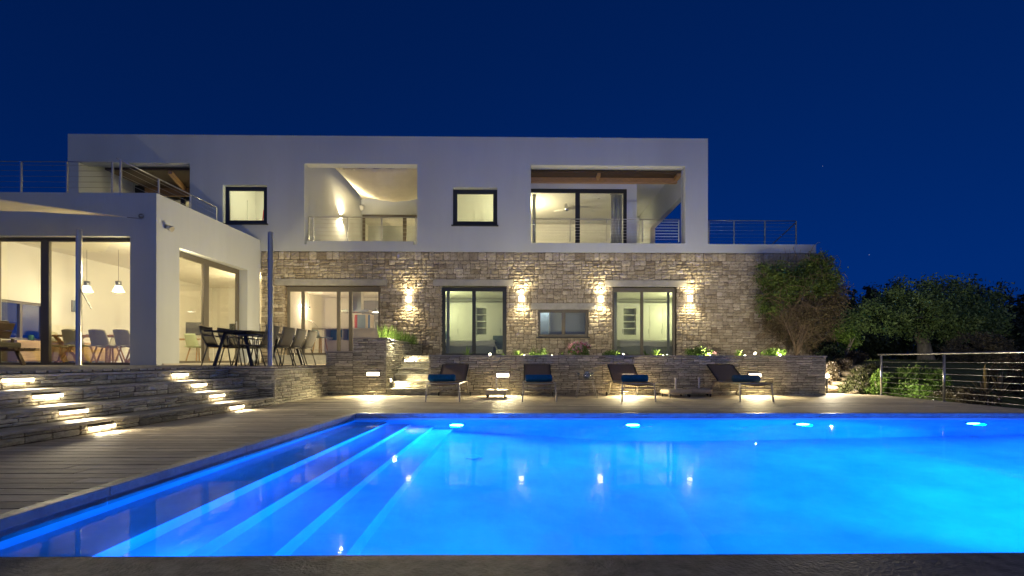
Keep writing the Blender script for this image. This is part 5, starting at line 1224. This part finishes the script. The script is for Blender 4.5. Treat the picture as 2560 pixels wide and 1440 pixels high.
def bush(name, label, cat, blobs, mt, n, size, seed, group=None, clumps=60, stems=6, r0=.02, **k):
    x = sum(b[0][0] for b in blobs) / len(blobs); y = sum(b[0][1] for b in blobs) / len(blobs); z = min(b[0][2] - b[1][2] for b in blobs)
    t = thing(name, label, cat, (x, y, z), group=group)
    o, cc = leaves('foliage', mt, t, blobs, n, size, seed, clumps=clumps, **k)
    if stems: limbs('stems', BARK, t, (x, y, z), [tuple(cc[i]) for i in range(0, min(len(cc), stems * 3), 3)], r0, rv)
    return t
def S(px, py, Y): return at(px, py, Y)
def E(px, py, rx, rz, Y, ry=None):
    """ellipsoid seen at pixel (px,py) with pixel radii rx, rz at distance Y"""
    p = at(px, py, Y); s = F / Y; return (p, (rx / s, (ry or (rx / s)), rz / s))
# olive tree
Y = 21.0; base = at(2312, 905, Y)
t = thing('olive_tree', 'large olive tree with forked trunk and broad grey green crown', 'tree', base)
blobs = [E(2180, 800, 62, 42, 20.5), E(2235, 775, 60, 50, 21), E(2290, 745, 48, 52, 21.2), E(2300, 790, 70, 45, 20.4), E(2365, 755, 62, 55, 21), E(2425, 770, 60, 58, 21.3), E(2450, 815, 50, 35, 20.8), E(2380, 810, 70, 35, 20.6)]
o, cc = leaves('crown', OLIVE, t, blobs, 26000, .062, 5, clumps=330, spread=.26)
m = MB(); b = Vector(base); m.tube([b + Vector((.1, 0, -.2)), b + Vector((.05, 0, .1)), b + Vector((0, 0, .45)), b + Vector((-.05, 0, .85))], [.42, .33, .27, .24], 12)
for dx, dz, r in ((-.55, 1.75, .13), (.28, 1.85, .16), (-.15, 1.7, .09)):
    m.tube([b + Vector((-.05, 0, .75)), b + Vector((dx * .35, .1, 1.1)), b + Vector((dx * .8, 0, 1.45)), b + Vector((dx, .1, dz))], [.2, .17, r * 1.1, r], 9)
    e = b + Vector((dx, .1, dz))
    for i in rv.sample(range(len(cc)), 9):
        c_ = Vector(cc[i]); 
        if (c_ - e).length < 3.2: m.tube([e, e.lerp(c_, .5) + Vector((rv.uniform(-.15, .15), 0, .12)), c_], [r * .6, r * .35, .015], 6)
m.build('trunk', BARK, t, smooth=True)
# dark trees behind
def tree(label, x, y, zb, zt, r, mt, n, seed, size=.11, cat='tree', group='dark trees beyond the garden'):
    t = thing('dark_tree', label, cat, (x, y, zb), group=group)
    h = zt - zb; blobs = [((x + rv.uniform(-.4, .4) * r, y + rv.uniform(-.3, .3) * r, zb + h * f), (r * q, r * q, h * .25)) for f, q in ((.30, .85), (.5, 1.0), (.68, .8), (.84, .5))]
    o, cc = leaves('crown', mt, t, blobs, n, size, seed, clumps=170, spread=.28, shell=.4)
    m = MB(); m.tube([(x, y, zb - .2), (x, y, zb + h * .5)], [r * .12, r * .06], 8)
    for i in range(0, 18, 3): m.tube([(x, y, zb + h * .3), tuple(cc[i])], [r * .04, .02], 5)
    m.build('trunk', BARK, t, smooth=True)
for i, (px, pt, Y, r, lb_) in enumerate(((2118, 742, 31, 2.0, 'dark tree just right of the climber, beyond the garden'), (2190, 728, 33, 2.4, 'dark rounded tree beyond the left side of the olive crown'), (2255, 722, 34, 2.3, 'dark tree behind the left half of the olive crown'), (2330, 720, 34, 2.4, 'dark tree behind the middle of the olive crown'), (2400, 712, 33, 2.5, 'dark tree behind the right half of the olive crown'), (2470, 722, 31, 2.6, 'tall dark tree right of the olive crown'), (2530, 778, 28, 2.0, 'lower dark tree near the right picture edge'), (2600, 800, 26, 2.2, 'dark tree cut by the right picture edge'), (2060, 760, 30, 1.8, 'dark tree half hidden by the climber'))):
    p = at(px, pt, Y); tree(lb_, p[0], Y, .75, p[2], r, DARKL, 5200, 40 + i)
p = at(2170, 700, 36); t = thing('cypress_tree', 'slim dark cypress tip rising over the far trees', 'tree', (p[0], 36, .7))
leaves('crown', DARKL, t, [((p[0], 36, .7 + (p[2] - .7) * f), (q, q, (p[2] - .7) * .2)) for f, q in ((.3, .6), (.5, .5), (.7, .36), (.86, .2))], 3000, .1, 77, clumps=90, spread=.3, shell=.2)
m = MB(); m.tube([(p[0], 36, .5), (p[0], 36, p[2] - .6)], [.16, .03], 6); m.build('trunk', BARK, t)
# shrubs in the garden
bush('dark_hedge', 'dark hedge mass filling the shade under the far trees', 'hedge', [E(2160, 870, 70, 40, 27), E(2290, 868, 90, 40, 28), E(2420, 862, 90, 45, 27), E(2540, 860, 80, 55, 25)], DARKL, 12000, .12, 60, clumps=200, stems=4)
t = thing('small_tree', 'small bushy tree with bright lit leaves beside the villa corner', 'tree', (S(2108, 900, 15.8)[0], 15.8, .78))
o, cc = leaves('crown', BRIGHTL, t, [E(2112, 838, 32, 24, 15.8), E(2100, 862, 18, 22, 15.8), E(2128, 850, 18, 22, 15.8)], 4200, .04, 61, clumps=90, spread=.3)
limbs('trunk', BARK, t, S(2108, 912, 15.8), [tuple(cc[i]) for i in range(0, 36, 3)], .045, rv)
bush('dark_bush', 'dark rounded bush between the villa corner and the small lit tree', 'bush', [E(2074, 890, 26, 26, 15.2), E(2064, 868, 14, 16, 15.6)], DARKL, 3200, .045, 62, clumps=60)
bush('heather_bush', 'low pale brown bush at the foot of the small lit tree', 'bush', [E(2140, 893, 24, 14, 15.6), E(2118, 902, 18, 10, 15.2)], BROWNL, 2600, .03, 63, clumps=70)
bush('dome_bush', 'big brown and green dome shaped bush right of the olive trunk', 'bush', [E(2440, 884, 68, 46, 16.4), E(2475, 880, 42, 42, 16.6), E(2405, 905, 38, 38, 16)], leafmat('heath_dome_leaves', (.10, .085, .05), (.19, .16, .09), (.28, .25, .14)), 9500, .038, 64, clumps=260, spread=.16, shell=.85)
bush('grey_bush', 'rounded grey bush behind the railing at the right picture edge', 'bush', [E(2535, 935, 48, 44, 13.0), E(2585, 960, 45, 60, 12.6)], BROWNL, 6000, .035, 65, clumps=170, spread=.18, shell=.8)
bush('leafy_shrub', 'dense green shrub directly behind the railing panel', 'shrub', [E(2235, 955, 38, 30, 12.9), E(2290, 950, 45, 34, 13.2), E(2335, 955, 30, 28, 12.8), E(2265, 975, 50, 18, 12.6)], GREENL, 8500, .038, 66, clumps=220, spread=.22, shell=.6)
bush('bright_shrub', 'bright green leafy shrub at the left end of the railing', 'shrub', [E(2196, 958, 15, 30, 12.7), E(2186, 982, 18, 12, 12.5)], BRIGHTL, 2600, .034, 67, clumps=80, spread=.25)
for (lab, blobs, sd_) in (('flowering ground cover on the left of the garden stones', [E(2078, 930, 16, 26, 13.6), E(2104, 912, 22, 14, 14.4), E(2066, 950, 8, 22, 13.2)], 70), ('flowering ground cover between the garden stones and the bright shrub', [E(2150, 945, 26, 26, 13.4), E(2130, 968, 26, 16, 12.9), E(2185, 925, 28, 16, 14.2)], 71), ('low flowering cover behind the railing beside the spiky aloe', [E(2395, 985, 45, 12, 12.2), E(2440, 1000, 45, 12, 11.6)], 72)):
    x = blobs[0][0][0]; t = thing('flowering_shrub', lab, 'shrub', (x, blobs[0][0][1], blobs[0][0][2] - .2))
    leaves('foliage', BROWNL if sd_ != 71 else leafmat('mixed_leaves', (.05, .05, .025), (.09, .10, .04), (.15, .16, .07)), t, blobs, 5200, .026, sd_, clumps=150, spread=.2, shell=.6)
    leaves('blossoms', WHITEF, t, [(b[0], tuple(1.04 * q for q in b[1])) for b in blobs], 240, .016, sd_ + 5, clumps=100, spread=.15, aspect=1.1, shell=.9)
# aloe with flower spike behind the railing
def rosette(name, label, c, n, L, w, mt, seed, group=None, spike=None, up=.6):
    g = random.Random(seed); t = thing(name, label, 'plant', c, group=group); mb = MB()
    for i in range(n):
        a = i * 2.399 + g.uniform(-.3, .3); el = R(g.uniform(18, 82) * up + 12); l_ = L * g.uniform(.75, 1.15); ww = w * g.uniform(.8, 1.2)
        d = Vector((math.cos(a) * math.cos(el), math.sin(a) * math.cos(el), math.sin(el))); sd2 = Vector((-math.sin(a), math.cos(a), 0)); k = 5; vs = []
        for j in range(k + 1):
            f = j / k; p = Vector(c) + d * l_ * f + Vector((0, 0, -.28 * l_ * f * f * math.cos(el))); wd = ww * (1 - f) ** .7 * (0.6 + .9 * min(1, f * 3)) + .0008
            vs += [p - sd2 * wd, p + Vector((0, 0, -wd * .5)), p + sd2 * wd]
        fs = []
        for j in range(k): o_ = j * 3; fs += [(o_, o_ + 1, o_ + 4, o_ + 3), (o_ + 1, o_ + 2, o_ + 5, o_ + 4)]
        mb.add(vs, fs, g.uniform(.3, .9))
    mb.build('leaf_rosette', mt, t)
    if spike:
        m = MB(); m.tube([c, (c[0] + .01, c[1], c[2] + spike)], [.012, .008], 6); m.lathe([(.008, spike * .55), (.035, spike * .62), (.03, spike * .85), (.0, spike)], c, 10); m.build('flower_spike', mat('ochre_spike', (.30, .22, .08), .8, nscale=20, namt=.3), t)
    return t
DRYL = leafmat('dry_aloe_leaves', (.12, .09, .05), (.20, .15, .08), (.30, .24, .14))
c = at(2462, 995, 12.0); rosette('tall_aloe', 'tall spiky aloe with an upright flower spike behind the railing', c, 26, .62, .03, DRYL, 3, spike=.85, up=.95)
c = at(2500, 990, 12.2); rosette('tall_aloe', 'spiky aloe without a spike, right of the flowering one', c, 20, .62, .028, DRYL, 4, up=.95)
# garden stones
STN = mat('rough_garden_stone', (.42, .34, .23), .9, nscale=6, namt=.25, bump=.03, bscale=12)
for i, (px0, px1, py0, py1, Y) in enumerate(((2062, 2100, 965, 979, 12.95), (2078, 2115, 954, 966, 13.3), (2098, 2130, 943, 953, 13.7), (2108, 2148, 928, 942, 14.1), (2121, 2172, 913, 927, 14.6), (2085, 2098, 932, 950, 13.9), (2122, 2150, 979, 984, 12.75))):
    a = at(px0, py1, Y); b = at(px1, py0, Y); g = random.Random(i); x0, x1, z0, z1 = a[0], b[0], a[2], b[2]
    nm_ = ['lowest stone step next to the slate wall end', 'second stone step from the bottom of the garden path', 'third stone step from the bottom of the garden path', 'fourth stone step from the bottom of the garden path', 'topmost and widest stone step of the garden path', 'small upright boulder left of the garden steps', 'flat stone lying at the edge of the deck'][i]
    t = thing('stone_step', nm_, 'stone', ((x0 + x1) / 2, Y + .15, z0), group='rough stones of the garden path')
    m = MB(); nn = 14; cx_, cy_, cz_ = (x0 + x1) / 2, Y + .15, (z0 + z1) / 2
    def Pq(u, v):
        th = u * 2 * math.pi; ph = (v - .5) * math.pi; e = .55
        f = lambda w: math.copysign(abs(w) ** e, w)
        k = 1 + .05 * math.sin(th * 3 + i) + .04 * math.sin(th * 5 + v * 7)
        return (cx_ + (x1 - x0) / 2 * f(math.cos(ph)) * f(math.cos(th)) * k, cy_ + .22 * f(math.cos(ph)) * f(math.sin(th)) * k, cz_ + (z1 - z0) / 2 * f(math.sin(ph)) + .004 * math.sin(th * 4))
    m.grid(Pq, 20, 10); m.build('stone', STN, t, smooth=True)
# climber on the right end of the stone wall
cb_ = at(1990, 888, 15.6)
t = thing('climbing_shrub', 'large half bare climbing shrub covering the right end of the stone wall', 'climber', cb_)
gb = [E(1925, 690, 38, 38, 15.9, .30), E(1960, 720, 40, 55, 15.9, .3), E(2042, 670, 36, 36, 15.8, .45), E(2065, 700, 30, 40, 15.8, .45), E(1995, 700, 45, 30, 15.9, .3), E(1925, 760, 30, 45, 16.0, .25), E(2030, 720, 50, 30, 15.8, .4)]
o, cc = leaves('foliage', CLIMB, t, gb, 21000, .040, 21, clumps=420, spread=.28, shell=.25)
lb2 = [E(1980, 810, 55, 40, 15.9, .25), E(2045, 800, 50, 50, 15.8, .4), E(2075, 760, 28, 50, 15.8, .4), E(2005, 845, 62, 32, 15.9, .25), E(2040, 840, 40, 30, 15.8, .3), E(1930, 810, 30, 24, 16.1, .18), E(1950, 790, 38, 34, 16.0, .2), E(2085, 730, 22, 50, 15.8, .3)]
leaves('sparse_foliage', leafmat('sparse_leaves', (.08, .065, .03), (.16, .13, .06), (.25, .20, .10)), t, lb2, 22000, .027, 22, clumps=260, spread=.38, shell=.15)
m = MB(); root = Vector(cb_); g = random.Random(17); ends = []
allb = gb + lb2
forks = []
for k in range(9):
    tgt = Vector(allb[k % len(allb)][0]) + Vector((g.uniform(-.3, .3), g.uniform(-.1, .1), g.uniform(-.3, .2))); f1 = root + Vector((g.uniform(-.15, .2), 0, g.uniform(.2, .45)))
    mid_ = f1.lerp(tgt, .5) + Vector((g.uniform(-.3, .3), g.uniform(-.1, .1), g.uniform(-.15, .15)))
    m.tube([root, f1, mid_, tgt], [.03, .02, .014, .008], 6); forks += [mid_, tgt, f1.lerp(mid_, .6)]
for k in range(620):
    a = g.choice(forks); bl = g.choice(allb if k % 3 else lb2); 
    q = Vector(bl[0]) + Vector((g.gauss(0, .6) * bl[1][0], g.gauss(0, .6) * bl[1][1], g.gauss(0, .6) * bl[1][2]))
    if (q - a).length > 1.5: a = q + Vector((g.uniform(-.6, .6), g.uniform(-.1, .1), g.uniform(-.6, .1)))
    md_ = a.lerp(q, .5) + Vector((g.uniform(-.12, .12), g.uniform(-.08, .08), g.uniform(.0, .16)))
    m.tube([a, md_, q, q + (q - md_) * .4 + Vector((0, 0, -.06))], [.010, .008, .006, .004], 4, cap=False)
m.build('branches', TWIG, t, smooth=True)
m = MB()
for k in range(4):
    a = Vector(at(1965 + k * 9, 650, 16.1)); q = Vector(at(1960 + k * 14, 618 + 5 * (k % 2), 16.1)); m.tube([a, a.lerp(q, .5) + Vector((.03, 0, 0)), q], [.006, .005, .003], 5)
m.build('shoots', TWIG, t)
# rosemary in the raised planter
t = thing('rosemary_bush', 'bright lit rosemary bush in the raised slate planter', 'bush', at(995, 858, 13.6))
mb = MB(); g = random.Random(8)
for k in range(420):
    u = g.random(); y0 = 13.0 + 2.0 * u; px = 955 + 85 * u + g.uniform(-8, 8); b_ = Vector((X(px, y0), y0 + g.uniform(-.15, .15), 1.36)); h = (.42 - .16 * u) * g.uniform(.6, 1.15); a = g.uniform(0, 6.28); ln = g.uniform(.05, .32)
    e_ = b_ + Vector((math.cos(a) * ln * h * 1.6, math.sin(a) * ln * h, h)); mid_ = b_.lerp(e_, .5) + Vector((math.cos(a) * .03, math.sin(a) * .03, 0)); tt_ = g.uniform(.3, 1)
    mb.tube([b_, mid_, e_], [.004, .004, .002], 3, t=tt_, cap=False)
    for j in range(16):
        f = j / 16; p = (b_.lerp(mid_, f * 2) if f < .5 else mid_.lerp(e_, f * 2 - 1)); an = g.uniform(0, 6.28); d = Vector((math.cos(an) * .7, math.sin(an) * .7, .75)) * g.uniform(.022, .036); s_ = Vector((-math.sin(an), math.cos(an), 0)) * .0035
        mb.add([p - s_, p + s_, p + d], [(0, 1, 2)], tt_)
mb.build('foliage', BRIGHTL, t)
m = MB(); [m.tube([(X(960 + 80 * k / 7, 13.2 + .25 * k), 13.2 + .25 * k, 1.3), (X(960 + 80 * k / 7, 13.2 + .25 * k) + .03, 13.2 + .25 * k, 1.5)], .012, 5) for k in range(8)]; m.build('stems', BARK, t)
# planting along the top of the planter wall
PG = 'plants along the top of the slate wall'
def low(px, wpx, hpx, Y, mt, lab, seed, n=900, size=.022):
    b = E(px, 889 - hpx * .35, wpx / 2, hpx * .7, Y, .18); return bush('low_plant', lab, 'plant', [b], mt, n, size, seed, PG, clumps=46, stems=0, spread=.3, shell=.3)
rosette('lavender_tuft', 'thin grassy lavender tuft before the left bedroom door', at(1168, 890, 12.8), 30, .30, .006, BRIGHTL, 31, PG, up=.95)
rosette('agave', 'broad leaved agave just right of the left bedroom door', at(1293, 891, 12.7), 22, .24, .022, BRIGHTL, 32, PG, up=.7)
rosette('agave', 'tiny agave sprout at the right jamb of the left bedroom door', at(1258, 890, 12.7), 8, .14, .012, BRIGHTL, 33, PG, up=.6)
low(1347, 48, 16, 12.75, BRIGHTL, 'flat bright green plant between the agave and the flowers', 34)
rosette('agave', 'small dark agave just left of the pink flowers', at(1405, 890, 12.8), 10, .18, .014, GREENL, 35, PG, up=.8)
t = bush('flower_bush', 'round bush of pink and red flowers under the small window', 'flowers', [E(1449, 876, 28, 15, 12.8, .22)], BRIGHTL, 1500, .022, 36, PG, clumps=60, stems=3, shell=.4)
leaves('blossoms',  PINK, t, [E(1449, 868, 28, 14, 12.75, .24)], 420, .016, 37, clumps=70, spread=.12, aspect=1.1, shell=.85); leaves('blossoms',  REDP, t, [E(1446, 870, 27, 13, 12.75, .24)], 170, .016, 38, clumps=40, spread=.12, aspect=1.1, shell=.9)
low(1525, 42, 12, 12.75, BRIGHTL, 'flat green plant left of the right bedroom door', 39, 700)
rosette('agave', 'large agave in front of the right bedroom door', at(1640, 891, 12.7), 24, .26, .02, BRIGHTL, 41, PG, up=.75)
rosette('agave', 'dark spiky plant just left of the large agave', at(1614, 890, 12.9), 14, .22, .012, GREENL, 42, PG, up=.8)
t = low(1748, 64, 20, 12.8, BRIGHTL, 'long green mound with a single pink flower at its right end', 43, 1800)
leaves('pink_flower', PINK, t, [E(1786, 881, 5, 4, 12.75, .05)], 40, .018, 44, clumps=4, aspect=1.1)
rosette('agave', 'bright agave left of the starry garden spotlight', at(1846, 891, 12.7), 20, .24, .018, BRIGHTL, 45, PG, up=.75)
low(1934, 56, 18, 12.8, BRIGHTL, 'green mound right of the starry garden spotlight', 46, 1500)
p = at(1558, 884, 12.7); t = thing('dark_pot', 'dark shallow pot before the right bedroom door', 'pot', (p[0], 12.7, .99)); m = MB(); m.lathe([(.08, 0), (.12, .04), (.125, .07), (.115, .07), (.08, .02), (0, .02)], (p[0], 12.7, .975), 18); m.build('pot_body', DARKM, t, smooth=True)
# garden spotlights between the plants
def gspot(px, py, lab, e=10, aim=None, star=True):
    p = at(px, py, 12.62); t = thing('garden_spotlight', lab, 'spotlight', p, group='small spotlights on the planter wall')
    m = MB(); m.tube([(p[0], p[1] + .03, .96), (p[0], p[1] + .03, p[2] + .01)], .008, 6); m.build('stake', DARKM, t)
    Mx = Matrix.Translation(p) @ Matrix.Rotation(R(90), 4, 'X'); m = MB(); m.lathe([(.024, -.07), (.03, -.0), (.026, .0), (.022, -.02)], (0, 0, 0), 12, M=Mx); m.build('housing', STEEL, t, smooth=True)
    m = MB(); m.lathe([(0, .004), (.022, .003), (.024, -.004)], (0, 0, 0), 12, M=Mx); m.build('lens', LENS, t)
    lamp('SPOT', 'wash_light', (p[0], p[1] + .12, p[2] + .03), 40, (1, .88, .60), .03, t, (R(90 + 34), 0, 0), R(96), 1.0)
    lamp('POINT', 'lamp_light', (p[0], p[1] - .05, p[2] + .01), e, (1, .9, .6), .015, t)
gspot(1225, 886, 'tiny lit spotlight before the left bedroom door', 3)
gspot(1311, 890, 'spotlight shining on the agave right of the left bedroom door', 5); gspot(1380, 890, 'spotlight between the flat plant and the pink flowers', 5)
gspot(1558, 886, 'tiny lit spotlight on the dark pot', 3); gspot(1658, 890, 'spotlight at the right side of the large agave', 5)
gspot(1775, 890, 'spotlight at the right end of the long green mound', 5); gspot(1862, 890, 'spotlight shining on the bright agave', 4)
gspot(1888, 883, 'bright starry spotlight between the agave and the right green mound', 5); gspot(1950, 888, 'spotlight inside the right green mound', 4)
p = (X(985, 12.75), 12.75, 1.42); t = thing('garden_spotlight', 'spotlight hidden at the front edge of the rosemary bush', 'spotlight', p, group='small spotlights on the planter wall')
m = MB(); m.lathe([(.03, -.05), (.035, 0), (.0, .004)], p, 12); m.build('housing', STEEL, t); lamp('POINT', 'lamp_light', (p[0] + .05, 12.62, 1.52), 26, (1, .9, .6), .03, t)
# unseen path light behind the slate wall end, brightening the small tree and shrubs
p = (8.05, 12.75, .12); t = thing('unseen_path_light', 'unseen short path light put behind the end of the slate wall to brighten the garden', 'path light', p)
m = MB(); m.tube([(p[0], p[1], -.1), (p[0], p[1], .42)], .02, 8); m.build('post', DARKM, t); m = MB(); m.lathe([(.03, .42), (.05, .44), (.05, .5), (.0, .52)], (p[0], p[1], 0), 12); m.build('head', LENS, t)
lamp('POINT', 'lamp_light', (p[0] + .12, p[1], .62), 70, (1, .86, .6), .05, t)
# stain-free low grass strip at the back of the garden
g_ = np.random.default_rng(4); mb = MB()
for k in range(5200):
    x = g_.uniform(9.2, 22); y = g_.uniform(15.4, 21); z = gh(x, y); a = g_.uniform(0, 6.28); h = g_.uniform(.03, .09); mb.add([(x - .008, y, z), (x + .008, y, z), (x + .03 * math.cos(a), y + .03 * math.sin(a), z + h)], [(0, 1, 2)], g_.random())
tag(mb.build('grass', leafmat('grass_blades', (.05, .07, .02), (.10, .13, .04), (.18, .20, .07))), kind='stuff', label='short dry grass behind the garden steps', cat='grass')

for (x, y, z), tg, e, sz, wh in (((11.4, 16.6, .86), (15.9, 21, 2.6), 110, 84, 'unseen garden uplight added among the shrubs to brighten the olive crown'), ((9.7, 11.3, -.05), (11.5, 15.5, .9), 40, 110, 'unseen garden uplight added in front of the green shrub behind the railing')):
    t = thing('added_garden_uplight', wh, 'spotlight', (x, y, z), group='unseen uplights added in the garden')  # unseen uplights added to brighten the olive crown and the shrubs
    m = MB(); m.lathe([(.05, -.12), (.06, 0), (.045, .0), (.04, -.02), (0, -.02)], (x, y, z), 14); m.build('housing', DARKM, t, smooth=True)
    m = MB(); m.lathe([(0, -.012), (.044, -.012), (.044, -.008), (0, -.006)], (x, y, z), 12); m.build('lens', emis('dim_uplight_lens', (1, .9, .6), 1.2), t)
    d = Vector(tg) - Vector((x, y, z)); lamp('SPOT', 'lamp_light', (x, y, z + .04), e, (1, .95, .62), .05, t, d.to_track_quat('-Z', 'Y').to_euler(), R(sz), 1.0)
